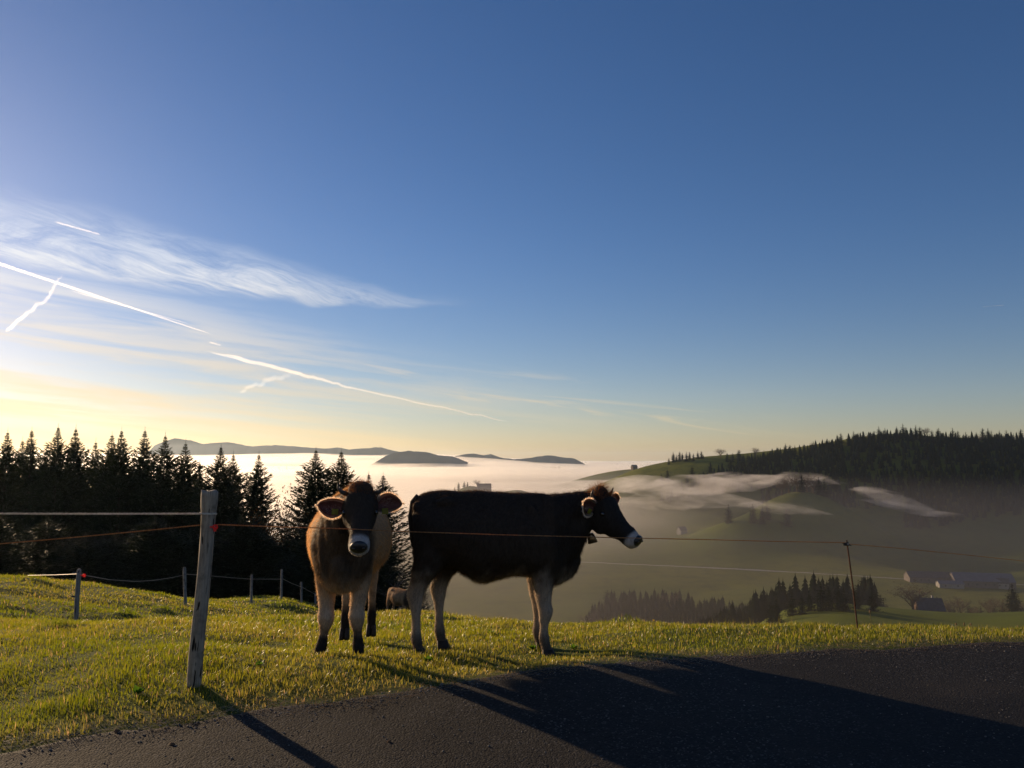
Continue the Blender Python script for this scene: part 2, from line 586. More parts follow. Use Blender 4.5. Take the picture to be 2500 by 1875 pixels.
def asphalt_mat():
    m, t, out = material('asphalt')
    g = t.new('ShaderNodeNewGeometry')
    pos = g.outputs['Position']
    vo = t.new('ShaderNodeTexVoronoi')
    t.l.new(pos, vo.inputs['Vector'])
    vo.inputs['Scale'].default_value = 85
    vo2 = t.new('ShaderNodeTexVoronoi')
    t.l.new(pos, vo2.inputs['Vector'])
    vo2.inputs['Scale'].default_value = 38
    big = t.noise(pos, 1.4, 5, .6)
    fine = t.noise(pos, 60, 4, .7)
    sepc = t.new('ShaderNodeSeparateColor')
    t.l.new(vo.outputs['Color'], sepc.inputs[0])
    c = t.mix(sepc.outputs[0], (.007, .007, .0075, 1), (.021, .020, .019, 1))
    lite = t.math('GREATER_THAN', sepc.outputs[1], .93)
    c = t.mix(lite, c, (.06, .057, .054, 1))
    c = t.mix(t.smooth(big, .45, .75), c, (.025, .022, .019, 1))
    # wear: tracks, patches and hairline cracks
    wv = t.noise(pos, .55, 4, .6)
    c = t.mix(t.smooth(wv, .50, .60, 0, .55), c, (.008, .008, .009, 1))
    vd = t.new('ShaderNodeVectorMath', operation='ADD')
    wn = t.new('ShaderNodeTexNoise'); wn.inputs['Scale'].default_value = 2.2; wn.inputs['Detail'].default_value = 5
    t.l.new(pos, wn.inputs['Vector']); t.l.new(pos, vd.inputs[0]); t.l.new(wn.outputs['Color'], vd.inputs[1])
    vc = t.new('ShaderNodeTexVoronoi', feature='DISTANCE_TO_EDGE'); vc.inputs['Scale'].default_value = .55
    t.l.new(vd.outputs[0], vc.inputs['Vector'])
    crack = t.smooth(vc.outputs['Distance'], .0, .006, 1, 0)
    c = t.mix(t.math('MULTIPLY', crack, t.smooth(big, .45, .6)), c, (.003, .003, .003, 1))
    p = t.new('ShaderNodeBsdfPrincipled')
    t.l.new(c, p.inputs['Base Color'])
    p.inputs['Roughness'].default_value = .85
    p.inputs['Specular IOR Level'].default_value = .15
    h = t.math('ADD', t.math('MULTIPLY', vo.outputs['Distance'], -.7), t.math('ADD', t.math('MULTIPLY', vo2.outputs['Distance'], -.2), t.math('MULTIPLY', fine, .9)))
    b = t.new('ShaderNodeBump')
    b.inputs['Strength'].default_value = .9
    b.inputs['Distance'].default_value = .006
    t.l.new(h, b.inputs['Height'])
    t.l.new(b.outputs[0], p.inputs['Normal'])
    t.l.new(p.outputs[0], out.inputs[0])
    return m


xs = np.linspace(-60, 60, 401)
ys = np.concatenate([np.linspace(-15, 3, 31)[:-1], np.linspace(3, 15, 121)[:-1], np.linspace(15, 60, 151)])
Xg, Yg = np.meshgrid(xs, ys)
Zg = H(Xg, Yg)
meadow = tag(obj('meadow_ground', grid_mesh('meadow_ground', Xg, Yg, Zg), meadow_mat()), kind='structure')

# road sheet with an uneven rim, 12 mm above the ground
xs = np.linspace(-60, 60, 1601)
ev = edge_y(xs) + (fbm(xs * 1.3, xs * 0 + .5, 8, 5) - .5) * .30 - .02
rows = np.concatenate([np.array([0, .02, .06]), np.linspace(.2, 3, 24), np.linspace(3.5, 8.0, 10)])
Xg = np.repeat(xs[None], len(rows), 0)
Yg = ev[None] - rows[:, None]
Zg = H(Xg, Yg) + .012 + (fbm(Xg * 6, Yg * 6, 31, 3) - .5) * .008
Zg[0] -= .03
road = tag(obj('road', grid_mesh('road', Xg, Yg, Zg), asphalt_mat()), kind='structure')

aa = np.linspace(-1.35, 1.75, 420)
yy = np.exp(np.linspace(math.log(60), math.log(14000), 420))
Ag, Yg = np.meshgrid(aa, yy)
Xg = Ag * Yg
Zg = H(Xg, Yg)
valley = tag(obj('valley_terrain', grid_mesh('valley_terrain', Xg, Yg, Zg), valley_mat()), kind='structure')

# distant mountain ranges standing out of the fog: crest line given at several columns
def ridge(name, crest, Y, depth, seed, jag=.06):
    us = np.linspace(crest[0][0], crest[-1][0], 260)
    vs = np.interp(us, [c[0] for c in crest], [c[1] for c in crest])
    xs_ = (us * 1.1302 - 1250) / FPX * Y
    hs_ = np.array([D(u, v, Y).z for u, v in zip(us, vs)])
    base = -134
    rows_ = np.linspace(-1, 1, 41)
    Xg = np.repeat(xs_[None], 41, 0)
    wob = (fbm(xs_ / 400, xs_ * 0, seed, 4) - .5) * depth * .8
    Yg = Y + wob[None] + rows_[:, None] * depth
    prof = np.clip(1 - np.abs(rows_), 0, 1)[:, None] ** 1.15
    Z = base + (hs_[None] - base) * prof
    Z = Z + (fbm(Xg / 220, Yg / 220, seed + 3, 5) - .5) * (hs_[None] - base) * jag * 3 * prof ** .5 * (1 - prof ** 3)
    Z[19:22] += ((fbm(xs_ / 150, xs_ * 0, seed + 9, 5) - .5) * 26)[None]
    return tag(obj(name, grid_mesh(name, Xg, Yg, Z), M['mountain']), kind='structure')


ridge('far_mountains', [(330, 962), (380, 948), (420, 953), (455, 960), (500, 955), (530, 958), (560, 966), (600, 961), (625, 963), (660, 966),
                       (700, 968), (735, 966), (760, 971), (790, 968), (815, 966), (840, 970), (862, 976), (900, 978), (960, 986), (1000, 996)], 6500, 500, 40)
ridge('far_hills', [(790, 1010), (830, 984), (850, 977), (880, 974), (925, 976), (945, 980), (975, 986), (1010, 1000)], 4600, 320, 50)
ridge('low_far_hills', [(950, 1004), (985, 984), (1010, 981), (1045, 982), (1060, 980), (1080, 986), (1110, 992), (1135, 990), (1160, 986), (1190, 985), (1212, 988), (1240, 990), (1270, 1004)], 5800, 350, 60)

# ------------------------------------------------------------------ air and fog
mb = MB()
x0, x1, y0, y1, z0, z1 = -13000, 17000, -80, 14500, -140, 96
mb.box(((x0 + x1) / 2, (y0 + y1) / 2, (z0 + z1) / 2), (x1 - x0, y1 - y0, z1 - z0))
haze = tag(mb.obj('haze', volume_mat('haze_air', .00004, (.70, .85, 1.0), .6)), kind='stuff')


def uneven_air(name, dens, g=.6, sc=(.010, .010, .040), lo=.40, hi=.68, gain=2.4, thin_out=False):
    m = volume_mat(name, dens, (1, .97, .94), g)
    t = NT(m.node_tree)
    p = [n for n in t.n if n.type == 'PRINCIPLED_VOLUME'][0]
    geo = t.new('ShaderNodeNewGeometry')
    mp = t.new('ShaderNodeMapping'); mp.inputs['Scale'].default_value = sc
    t.l.new(geo.outputs['Position'], mp.inputs['Vector'])
    n = t.noise(mp.outputs[0], 1.0, 6, .62, .8)
    d = t.math('MULTIPLY', t.smooth(n, lo, hi), dens * gain)
    if thin_out:                   # the bank thins towards the near valley floor and towards the ridge
        sp = t.new('ShaderNodeSeparateXYZ'); t.l.new(geo.outputs['Position'], sp.inputs[0])
        ratio = t.math('DIVIDE', sp.outputs[0], sp.outputs[1])
        side = t.math('MAXIMUM', t.smooth(ratio, .05, .31, 1, 0), t.smooth(sp.outputs[1], 1500, 2300))
        d = t.math('MULTIPLY', d, t.math('MULTIPLY', side, t.smooth(sp.outputs[1], 780, 1450, .05, 1)))
    t.l.new(d, p.inputs['Density'])
    return m


def fog_slab(name, top, aa, yy, mat, amp, scale, bottom=-137.0, seed=0, stretch=3.0, edge=None):
    """closed mesh: wavy top, flat bottom"""
    Ag, Yg = np.meshgrid(aa, yy)
    Xg = Ag * Yg
    Z = top(Xg, Yg) if callable(top) else np.full(Xg.shape, float(top))
    Z = Z + (fbm(Xg / (scale * stretch), Yg / scale, seed, 5) - .5) * 2 * amp
    n, m = Xg.shape
    Z[0] = Z[-1] = bottom + 1; Z[:, 0] = Z[:, -1] = bottom + 1
    Zb = np.full(Xg.shape, bottom)
    v = np.concatenate([np.stack([Xg.ravel(), Yg.ravel(), Z.ravel()], 1), np.stack([Xg.ravel(), Yg.ravel(), Zb.ravel()], 1)])
    i = (np.arange(n - 1)[:, None] * m + np.arange(m - 1)[None])
    f1 = np.stack([i, i + 1, i + m + 1, i + m], 2).reshape(-1, 4)
    f2 = f1[:, ::-1] + n * m
    side = []
    N = n * m
    for k in range(m - 1):
        side.append((k + 1, k, k + N, k + 1 + N))
        a = (n - 1) * m + k
        side.append((a, a + 1, a + 1 + N, a + N))
    for k in range(n - 1):
        a = k * m
        side.append((a, a + m, a + m + N, a + N))
        a = k * m + m - 1
        side.append((a + m, a, a + N, a + m + N))
    me = mesh_np(name, v, np.concatenate([f1, f2, np.array(side)]), True)
    return tag(obj(name, me, mat), kind='stuff')


mist = volume_mat('mist_air', .00042, (.66, .61, .60), .8)
t_ = NT(mist.node_tree)
g_ = t_.new('ShaderNodeNewGeometry'); s_ = t_.new('ShaderNodeSeparateXYZ'); t_.l.new(g_.outputs['Position'], s_.inputs[0])
mp_ = t_.new('ShaderNodeMapping'); mp_.inputs['Scale'].default_value = (.004, .004, .02); t_.l.new(g_.outputs['Position'], mp_.inputs['Vector'])
pv_ = [n for n in t_.n if n.type == 'PRINCIPLED_VOLUME'][0]
t_.l.new(t_.math('MULTIPLY', t_.math('MULTIPLY', t_.smooth(s_.outputs[2], -16, -62, 0, 1), .00075), t_.smooth(t_.noise(mp_.outputs[0], 1.0, 3, .55), .25, .75, .55, 1.45)), pv_.inputs['Density'])
fog_slab('valley_mist', -18, np.linspace(-1.2, 1.6, 60), np.exp(np.linspace(math.log(110), math.log(1900), 60)),
         mist, 4, 160, seed=70)
def fog_top(X, Y):
    return -62 + 6 * smoothstep(Y, 900, 3000) + 78 * smoothstep(Y, 3600, 6200) * (1 - smoothstep(X / Y, -.12, .10)) + (fbm(X / 900, Y / 420, 55, 3) - .5) * 34
fog_slab('fog_sea', fog_top, np.linspace(-1.2, 1.5, 240), np.exp(np.linspace(math.log(760), math.log(13000), 260)),
         uneven_air('fog_air', .0045, .65, (.0035, .006, .018), .30, .62, 1.9, True), 15, 130, seed=90)


def fog_wisp(pts, Y, depth, mat, seed):
    """flat drifting bank: closed lens along a line of (column, row, half height in metres)"""
    n, k = 60, 16
    us = np.linspace(0, len(pts) - 1, n)
    C0 = np.array([[np.interp(x, range(len(pts)), [tuple(D(p[0], p[1], Y))[j] for p in pts]) for j in range(3)] for x in us])
    hh = np.interp(us, range(len(pts)), [p[2] for p in pts])
    vs = []
    for i in range(n):
        env = math.sin(math.pi * (i + .02) / (n - .96)) ** .6 + .01
        for j in range(k):
            a = 2 * math.pi * j / k
            w = 1 + 1.5 * (float(fbm(C0[i, 0] / 28 + math.cos(a), math.sin(a) * 1.3 + i * .02, seed, 4)) - .5)
            vs.append((C0[i, 0], C0[i, 1] + depth * math.cos(a) * env * w, C0[i, 2] + hh[i] * math.sin(a) * env * w + 4 * (float(fbm(i * .12, seed, seed, 3)) - .5)))
    fs = []
    for i in range(n - 1):
        for j in range(k):
            a = i * k + j; b = i * k + (j + 1) % k
            fs.append((a, b, b + k, a + k))
    fs.append(tuple(range(k))[::-1]); fs.append(tuple((n - 1) * k + j for j in range(k)))
    b = bmesh.new(); me = mesh_np('fog_wisp', np.array(vs), fs, True); b.from_mesh(me)
    bmesh.ops.recalc_face_normals(b, faces=b.faces); b.to_mesh(me); b.free()
    return tag(obj('fog_wisp', me, mat), kind='stuff')


wisp_air = uneven_air('wisp_air', .0095, sc=(.015, .018, .055), lo=.38, hi=.72)
thin_air = uneven_air('thin_air', .0060, sc=(.015, .018, .055), lo=.38, hi=.74)
fog_wisp([(1180, 1052, 8), (1330, 1050, 16), (1450, 1052, 15), (1560, 1046, 13), (1660, 1036, 8), (1760, 1034, 6), (1815, 1048, 4)], 1120, 60, wisp_air, 2)
fog_wisp([(1600, 1046, 4), (1680, 1040, 10), (1760, 1036, 10), (1830, 1042, 4)], 1150, 40, wisp_air, 31)
fog_wisp([(1250, 1085, 6), (1400, 1078, 13), (1520, 1075, 14), (1620, 1085, 8), (1700, 1100, 4)], 1000, 60, thin_air, 9)
fog_wisp([(1835, 1056, 2), (1875, 1062, 7), (1925, 1072, 7), (1965, 1088, 9), (2010, 1102, 4)], 900, 45, thin_air, 14)
fog_wisp([(1860, 1078, 2), (1930, 1092, 6), (2010, 1108, 5), (2080, 1112, 3)], 930, 45, thin_air, 41)
fog_wisp([(1560, 1100, 3), (1640, 1095, 8), (1720, 1100, 8), (1800, 1110, 3)], 880, 50, thin_air, 23)

# ------------------------------------------------------------------ trees
def rot_z(v, a):
    c, s = np.cos(a), np.sin(a)
    return np.stack([v[..., 0] * c - v[..., 1] * s, v[..., 0] * s + v[..., 1] * c, v[..., 2]], -1)


def spruce_crown(seed, height=20.0, radius=4.0, levels=52, per=8, segs=7, gap=.0, spray=.55, power=.8, bushy=0):
    """drooping whorls of branches, each a fan of narrow needle sprays"""
    r = np.random.default_rng(seed)
    tris = []
    lean = r.uniform(-.02, .02, 2)
    for li in range(levels):
        t = (li + .3 + r.uniform(-.3, .3)) / levels
        if bushy: t = 1 - (1 - t) ** 1.5
        z = height * (.06 + .935 * t)
        L0 = radius * (1 - t) ** power + .12
        if r.random() < gap: continue
        sect = r.uniform(.75, 1.15)
        nb = max(4, int(per * (1 - .45 * t))) if not bushy else max(6, int(per * (1 - .3 * t)))
        a0 = r.uniform(0, 6.28)
        for b in range(nb):
            a = a0 + b * 2 * math.pi / nb + r.uniform(-.3, .3)
            L = L0 * sect * (r.uniform(.62, 1.18) if not bushy else r.uniform(.72, 1.2))
            ns = max(3 if bushy else 2, int(segs * L / radius) + 2)
            s = np.linspace(.06, 1, ns)
            drop = (.30 * (1 - t) + .02) * L
            rise = .22 * L
            px = s * L
            pz = z - drop * np.sin(s * 2.1) + rise * s ** 3 * .7 + (.25 * L * s if t > .8 else 0)
            ca, sa = math.cos(a), math.sin(a)
            for k in range(ns):
                w = spray * (.35 + .75 * (1 - s[k]) + .1) * min(1, .16 + 1.6 * L / radius) * r.uniform(.7, 1.3)
                base = np.array([px[k] * ca + lean[0] * z, px[k] * sa + lean[1] * z, pz[k]])
                for sgn in (-1, 1):
                    ang = a + sgn * r.uniform(.5, 1.2)
                    tip = base + np.array([math.cos(ang) * w, math.sin(ang) * w, -w * r.uniform(.1, .55)])
                    wd = w * .20
                    off = np.array([-math.sin(ang) * wd, math.cos(ang) * wd, 0])
                    tris.append((base - off, base + off + (0, 0, -.03), tip))
                for _ in range(bushy):
                    q0 = base + r.normal(0, .10, 3) * (1, 1, .6) * min(1, L / 1.2)
                    dv = np.array([ca, sa, 0]) * r.uniform(-.2, 1.0) + r.normal(0, .55, 3)
                    dv[2] -= .25
                    dv *= r.uniform(.22, .46) * (.35 + .65 * min(1, L / 1.6)) / np.linalg.norm(dv)
                    ov = np.cross(dv, r.normal(0, 1, 3)); ov *= .08 * (.4 + .6 * min(1, L / 1.4)) / np.linalg.norm(ov)
                    tris.append((q0 - ov, q0 + ov, q0 + dv))
                # hanging spray
                tip = base + np.array([ca * w * .25, sa * w * .25, -w * r.uniform(.5, 1.1)])
                offv = np.array([ca * w * .22, sa * w * .22, .0])
                tris.append((base - offv, base + offv, tip))
            # tip of the branch
            base = np.array([px[-1] * ca + lean[0] * z, px[-1] * sa + lean[1] * z, pz[-1]])
            tip = base + np.array([ca, sa, .35]) * (.22 + .1 * L)
            off = np.array([-sa, ca, 0]) * .05
            tris.append((base - off, base + off, tip))
    # leader
    top = np.array([lean[0] * height, lean[1] * height, height])
    for k in range(6):
        a = k * 1.05
        bz = top - (0, 0, .55)
        o = np.array([math.cos(a), math.sin(a), 0]) * .06
        tris.append((bz - o, bz + o, top + (0, 0, .35)))
    v = np.array(tris).reshape(-1, 3)
    return mesh_np('spruce_crown', v, np.arange(len(v)).reshape(-1, 3))


def trunk_mesh(height, r0, n=7):
    mb = MB()
    mb.tube([(0, 0, -1.0), (0, 0, height * .3), (0.0, 0, height * .7), (0, 0, height * .97)], [r0, r0 * .8, r0 * .4, .02], n)
    return mb.mesh('trunk', True)


def grow(mb, p, d, L, r, depth, rr, n, spread=.6, kids=3, up=.15, tips=None, bend=.18):
    pts = [p]; q = p.copy(); dd = d.copy()
    seg = 3 if depth > 1 else 2
    for k in range(seg):
        dd = (dd + Vector((rr.uniform(-1, 1), rr.uniform(-1, 1), rr.uniform(-.5, 1) * .6 + up)) * bend).normalized()
        q = q + dd * (L / seg)
        pts.append(q.copy())
    mb.tube(pts, [r * (1 - .45 * k / seg) for k in range(seg + 1)], n if depth > 1 else 3, cap=False)
    if depth == 0:
        if tips is not None: tips.append(q.copy())
        return
    for k in range(kids):
        i = rr.randint(1, seg)
        base = pts[i]
        a = rr.uniform(0, 6.28)
        side = Vector((math.cos(a), math.sin(a), rr.uniform(-.2, .4)))
        nd = (dd * (1 - spread * .5) + side * spread).normalized()
        grow(mb, base, nd, L * rr.uniform(.55, .8), r * .5, depth - 1, rr, n, spread, kids, up, tips, bend)


def bare_tree_meshes(seed, height, r0, depth=4, kids=3, leaves=0, leaf=.12, spread=.6):
    rr = random.Random(seed)
    t = MB(); c = MB(); tips = []
    t.tube([(0, 0, -.6), (0, 0, height * .2), (0.02 * height, 0, height * .38)], [r0, r0 * .8, r0 * .6], 6, cap=False)
    for k in range(4 + kids // 2):
        a = k * 2.0 + rr.uniform(-.4, .4)
        z = height * rr.uniform(.16, .38)
        grow(c, Vector((0, 0, z)), Vector((math.cos(a) * spread, math.sin(a) * spread, 1)).normalized(), height * .33, r0 * .45, depth, rr, 4, spread, kids, tips=tips)
    lm = None
    if leaves:
        v = []
        for i in range(leaves):
            q = rr.choice(tips) + Vector((rr.gauss(0, 1), rr.gauss(0, 1), rr.gauss(0, 1))) * leaf * 2.5
            a = Vector((rr.uniform(-1, 1), rr.uniform(-1, 1), rr.uniform(-1, 1))).normalized() * leaf
            b = a.cross(Vector((rr.uniform(-1, 1), rr.uniform(-1, 1), rr.uniform(-1, 1)))).normalized() * leaf * .7
            v += [q - a, q + b, q + a, q - b]
        lm = mesh_np('foliage', np.array([tuple(x) for x in v]), np.arange(len(v)).reshape(-1, 4))
    return t.mesh('trunk', True), c.mesh('branches'), lm


def plant(name, loc, parts, label, cat, group=None, rz=0, scale=(1, 1, 1)):
    root = empty(name, loc, rz)
    root.scale = scale
    for (pn, me, mt) in parts:
        if me is None: continue
        if not len(me.materials): me.materials.append(mt)
        o = bpy.data.objects.new(pn, me)
        COL.objects.link(o)
        o.parent = root
        if pn in ('twigs', 'foliage'): o['kind'] = 'stuff'
    tag(root, label, cat, group)
    return root


def near_spruce_crown(seed, height=20.0, radius=5.0, levels=74, power=.75):
    """spiky spruce crown: outward pointing sprays along upcurved branches, a thin leader"""
    r = np.random.default_rng(seed)
    Pp, Dd, Ww = [], [], []                      # foot, direction x length, half width of narrow leaf triangles
    for li in range(levels):
        u = (li + .4 + r.uniform(-.35, .35)) / levels
        t = 1 - (1 - u) ** 1.35
        z = height * (.05 + .93 * t)
        base_L = radius * (1 - t) ** power * min(1, .25 + (1 - t) / .16) + .03
        nb = 11 if t < .8 else 8
        a0 = r.uniform(0, 6.28)
        for b in range(nb):
            a = a0 + b * 2 * math.pi / nb + r.uniform(-.3, .3)
            L = base_L * r.choice([.62, .8, .95, 1.05, 1.22])
            rise = .55 * t - .30
            ca, sa = math.cos(a), math.sin(a)
            k = int(8 + 26 * min(1, L / 3.5))
            sv = r.uniform(.04, 1, k) ** .8
            px = sv * L
            pz = z + L * (rise * sv - .30 * (1 - t) * np.sin(sv * 2.6) + .26 * sv ** 3)
            foot = np.stack([px * ca, px * sa, pz], 1)
            size = min(1, .25 + L / 1.5)
            dirv = np.stack([np.full(k, ca), np.full(k, sa), np.full(k, .30 if t > .6 else .05)], 1)
            dirv = dirv + r.normal(0, .48, (k, 3)); dirv[:, 2] -= r.uniform(0, .7, k) * (1 - t)
            dirv /= np.linalg.norm(dirv, axis=1)[:, None]
            ln = r.uniform(.20, .50, k) * size
            Pp.append(foot); Dd.append(dirv * ln[:, None]); Ww.append(np.full(k, .055 * size))
            # the branch end: a long narrow spike
            Pp.append(np.array([[L * .8 * ca, L * .8 * sa, z + L * (rise * .8 - .26 * (1 - t) + .13)]]))
            Dd.append(np.array([[ca, sa, .25 + .5 * t]]) * (.10 + .22 * L)); Ww.append(np.array([.045 * size + .01]))
    # inner needles round the stem, then the leader
    k = 1500
    zz = height * r.uniform(.05, .93, k); rr = .34 * radius * (1 - zz / height) ** .9 * r.uniform(0, 1, k) ** .5; an = r.uniform(0, 6.28, k)
    Pp.append(np.stack([np.cos(an) * rr, np.sin(an) * rr, zz], 1))
    dv = np.stack([np.cos(an), np.sin(an), r.normal(0, .5, k)], 1)
    Dd.append(dv * (r.uniform(.2, .6, k) * np.clip((1 - zz / height) * 6, .25, 1))[:, None]); Ww.append(.16 * np.clip((1 - zz / height) * 5, .1, 1))
    k = 26
    zz = height * np.linspace(.93, 1.0, k); an = np.arange(k) * 2.4
    Pp.append(np.stack([zz * 0, zz * 0, zz], 1)); Dd.append(np.stack([np.cos(an), np.sin(an), np.full(k, .9)], 1) * (.06 + .20 * (1 - np.linspace(0, 1, k)))[:, None]); Ww.append(np.full(k, .016))
    Pp.append(np.array([[0, 0, height * .95]])); Dd.append(np.array([[0, 0, height * .05 + .3]])); Ww.append(np.array([.03]))
    Pp = np.concatenate(Pp); Dd = np.concatenate(Dd); Ww = np.concatenate(Ww)
    o_ = np.cross(Dd, r.normal(0, 1, Dd.shape)); o_ *= (Ww / np.maximum(np.linalg.norm(o_, axis=1), 1e-6))[:, None]
    v = np.stack([Pp - o_, Pp + o_, Pp + Dd], 1).reshape(-1, 3)
    return mesh_np('spruce_crown', v, np.arange(len(v)).reshape(-1, 3))


near_crowns = [near_spruce_crown(100 + k, 20, rad, lv, pw) for k, (rad, lv, pw) in enumerate([(5.2, 76, .76), (4.7, 72, .70), (5.7, 78, .82), (4.3, 66, .74)])]
near_trunk = trunk_mesh(20, .26)
# (column, top row) of the 2212 px view, distance, crown variant, label
spruces = [
    (18, 916, 64, 1, 'dark spruce whose tip stands at the far left edge of the photo'),
    (50, 934, 72, 3, 'slim spruce rising just right of the leftmost spruce'),
    (70, 912, 66, 3, 'slender dark spruce with a thin pointed tip, left of the tall twin spruces'),
    (127, 905, 63, 0, 'left one of the tall twin spruces in the forest edge'),
    (165, 908, 65, 2, 'right one of the tall twin spruces in the forest edge'),
    (208, 938, 70, 1, 'low spruce in the dip right of the tall twin spruces'),
    (243, 922, 66, 1, 'spruce leaning into its taller right neighbour in the broad pair'),
    (264, 912, 62, 2, 'taller right spruce of the broad pair left of the wooden post'),
    (314, 912, 64, 3, 'narrow spruce with a sharp tip between the broad pair and the sloping group'),
    (358, 925, 62, 0, 'full spruce to the left of the far mountains'),
    (402, 941, 63, 1, 'spruce in front of the left end of the far mountains'),
    (432, 985, 66, 3, 'lower spruce in the gap above and left of the wooden post'),
    (478, 950, 56, 0, 'broad dark spruce directly above the near wooden post'),
    (505, 966, 60, 2, 'spruce shoulder to shoulder with the broad one above the wooden post'),
    (560, 966, 57, 3, 'slender spruce standing right of the wooden post in front of the bright fog'),
    (683, 958, 52, 0, 'tall spruce behind the left ear of the cow facing us'),
    (738, 960, 53, 2, 'tall spruce directly behind the poll of the cow facing us'),
    (797, 1010, 56, 3, 'small spruce tip behind the right horn of the cow facing us'),
    (828, 1014, 50, 1, 'spruce with open drooping branches between the two cows'),
]
for (u, v, Y, k, lab) in spruces:
    top = D(u, v, Y)
    gz = H1(top.x, top.y)
    hgt = top.z - gz
    s = hgt / 20.4
    wide = (s * .55 + .45) * random.uniform(.92, 1.05)
    plant('spruce', (top.x, top.y, gz), [('trunk', near_trunk, M['bark']), ('crown', near_crowns[k], M['needle'])], lab, 'spruce tree',
          'spruces at the edge of the pasture', random.uniform(0, 6.28), (wide, wide, s))
# second row that fills the forest behind
back = 0
for i in range(34):
    u = -60 + i * 17 + random.uniform(-8, 8)
    if u > 520: break
    vt = np.interp(u, [0, 100, 200, 400, 520], [978, 962, 985, 1012, 1045]) + random.uniform(-14, 30)
    Y = random.uniform(72, 92)
    top = D(u, vt, Y); gz = H1(top.x, top.y)
    s = (top.z - gz) / 20.4
    plant('spruce', (top.x, top.y, gz), [('trunk', near_trunk, M['bark']), ('crown', near_crowns[i % 4], M['needle'])],
          'dark spruce in the rear rows of the forest left of the cows', 'spruce tree', 'rear spruces of the forest', random.uniform(0, 6.28), (1.15, 1.15, s))
# low young spruces that close the foot of the forest edge
for i in range(24):
    u = -40 + i * 37 + random.uniform(-9, 9)
    vt = 1130 + random.uniform(-40, 25) + max(0, u - 700) * .25
    Y = random.uniform(46, 53)
    top = D(u, vt, Y); gz = H1(top.x, top.y)
    s = (top.z - gz) / 20.4
    plant('young_spruce', (top.x, top.y, gz), [('crown', near_crowns[(i * 3) % 4], M['needle'])],
          'low dark spruce at the foot of the forest edge behind the fence', 'spruce tree', 'low spruces at the foot of the forest edge', random.uniform(0, 6.28), (.8, .8, s))

sh_a = bare_tree_meshes(5, 9, .12, 4, 3, 900, .10, .7)
sh_b = bare_tree_meshes(9, 9, .10, 4, 3, 500, .08, .7)
for (u, v, Y, mm, lab) in [(612, 1035, 55, sh_a, 'brown leafed shrub tree filling the gap right of the slender spruce'),
                           (636, 1062, 52, sh_a, 'brown leafed shrub tree left of the tall spruce behind the cow'),
                           (590, 1085, 50, sh_b, 'thin half bare shrub tree low in the gap between the spruces')]:
    top = D(u, v, Y); gz = H1(top.x, top.y); s = (top.z - gz) / 9.0
    plant('shrub_tree', (top.x, top.y, gz), [('trunk', mm[0], M['bark']), ('branches', mm[1], M['bark']), ('foliage', mm[2], M['leaf_brown'])], lab, 'shrub tree', None, random.uniform(0, 6), (.62, .62, s))
sh_c = bare_tree_meshes(21, 7, .09, 5, 3, 0, .1, .8)
for (u, v, Y, sc, lab) in [(878, 1205, 40, .62, 'pale bare shrub with fine twigs between the legs of the two cows'), (905, 1240, 43, .5, 'lower bare shrub right behind the pale one, beside the dark cow')]:
    top = D(u, v, Y); gz = H1(top.x, top.y); s = (top.z - gz) / 7.0
    plant('bare_shrub', (top.x, top.y, gz), [('trunk', sh_c[0], M['twig']), ('branches', sh_c[1], M['twig'])], lab, 'shrub', None, random.uniform(0, 6), (sc, sc, s))

# ---- far trees
far_crowns = [spruce_crown(300 + k, 18, rad, 17, 7, 3, .0, 2.2, .72) for k, rad in enumerate([4.4, 3.8, 5.0])]
far_trunk = trunk_mesh(18, .3, 4)
far_bare = [bare_tree_meshes(400 + k, 15, .55, 3, 4, 420, .26, .75) for k in range(3)]


def far_spruce(x, y, h, lab, group, k=0):
    gz = H1(x, y)
    s = h / 18.4
    return plant('spruce', (x, y, gz - .3), [('crown', far_crowns[k % 3], M['needle_far']), ('trunk', far_trunk, M['bark'])], lab, 'spruce tree', group, random.uniform(0, 6.28), (s * 1.45, s * 1.45, s))


def far_bare_tree(x, y, h, lab, group=None, k=0, wide=1.0, mat='twig_far'):
    gz = H1(x, y); s = h / 15.0
    t_, c_, l_ = far_bare[k % 3]
    return plant('bare_tree', (x, y, gz - .2), [('trunk', t_, M[mat]), ('branches', c_, M[mat]), ('twigs', l_, M[mat])], lab, 'bare tree', group, random.uniform(0, 6.28), (s * wide, s * wide, s))


# ridge forest: skyline row first, then the slope
cnt = 0
for i in range(74):
    u = 1572 + (2250 - 1572) * i / 73 + random.uniform(-5, 5)
    Y = 1300 + random.uniform(-14, 14)
    p = D(u, 1000, Y)
    h = random.uniform(14, 24) * (1 if u > 1800 else .85)
    if i % 13 == 7:
        far_bare_tree(p.x, p.y, h * .9, 'bare broadleaf tree among the spruces on the skyline of the ridge', 'bare trees on the ridge', i)
    else:
        far_spruce(p.x, p.y, h, 'dark spruce on the skyline of the forested ridge on the right', 'skyline spruces of the ridge', i)
for i in range(11):
    u = 1446 + i * 7.5 + random.uniform(-2, 2)
    p = D(u, 1000, 1350 + random.uniform(-20, 20))
    far_spruce(p.x, p.y, random.uniform(13, 20) * (.6 if i in (0, 10) else 1), 'spruce in the small grove at the left end of the ridge', 'spruces of the small grove', i)
p = D(1557, 1000, 1330); far_bare_tree(p.x, p.y, 17, 'round bare tree standing alone between the small grove and the ridge forest', None, 1, 1.4)
for i in range(40):
    t = random.random()
    u = 1420 + 830 * random.random() ** .8
    Y = random.uniform(1165, 1290)
    if u < 1650: Y = random.uniform(1230, 1300)
    p = D(u, 1000, Y)
    if (p.x - 330) ** 2 + (p.y - 1200) ** 2 < 900: continue
    far_spruce(p.x, p.y, random.uniform(14, 22), 'spruce on the dark slope of the forested ridge', 'spruces on the slope of the ridge', i)
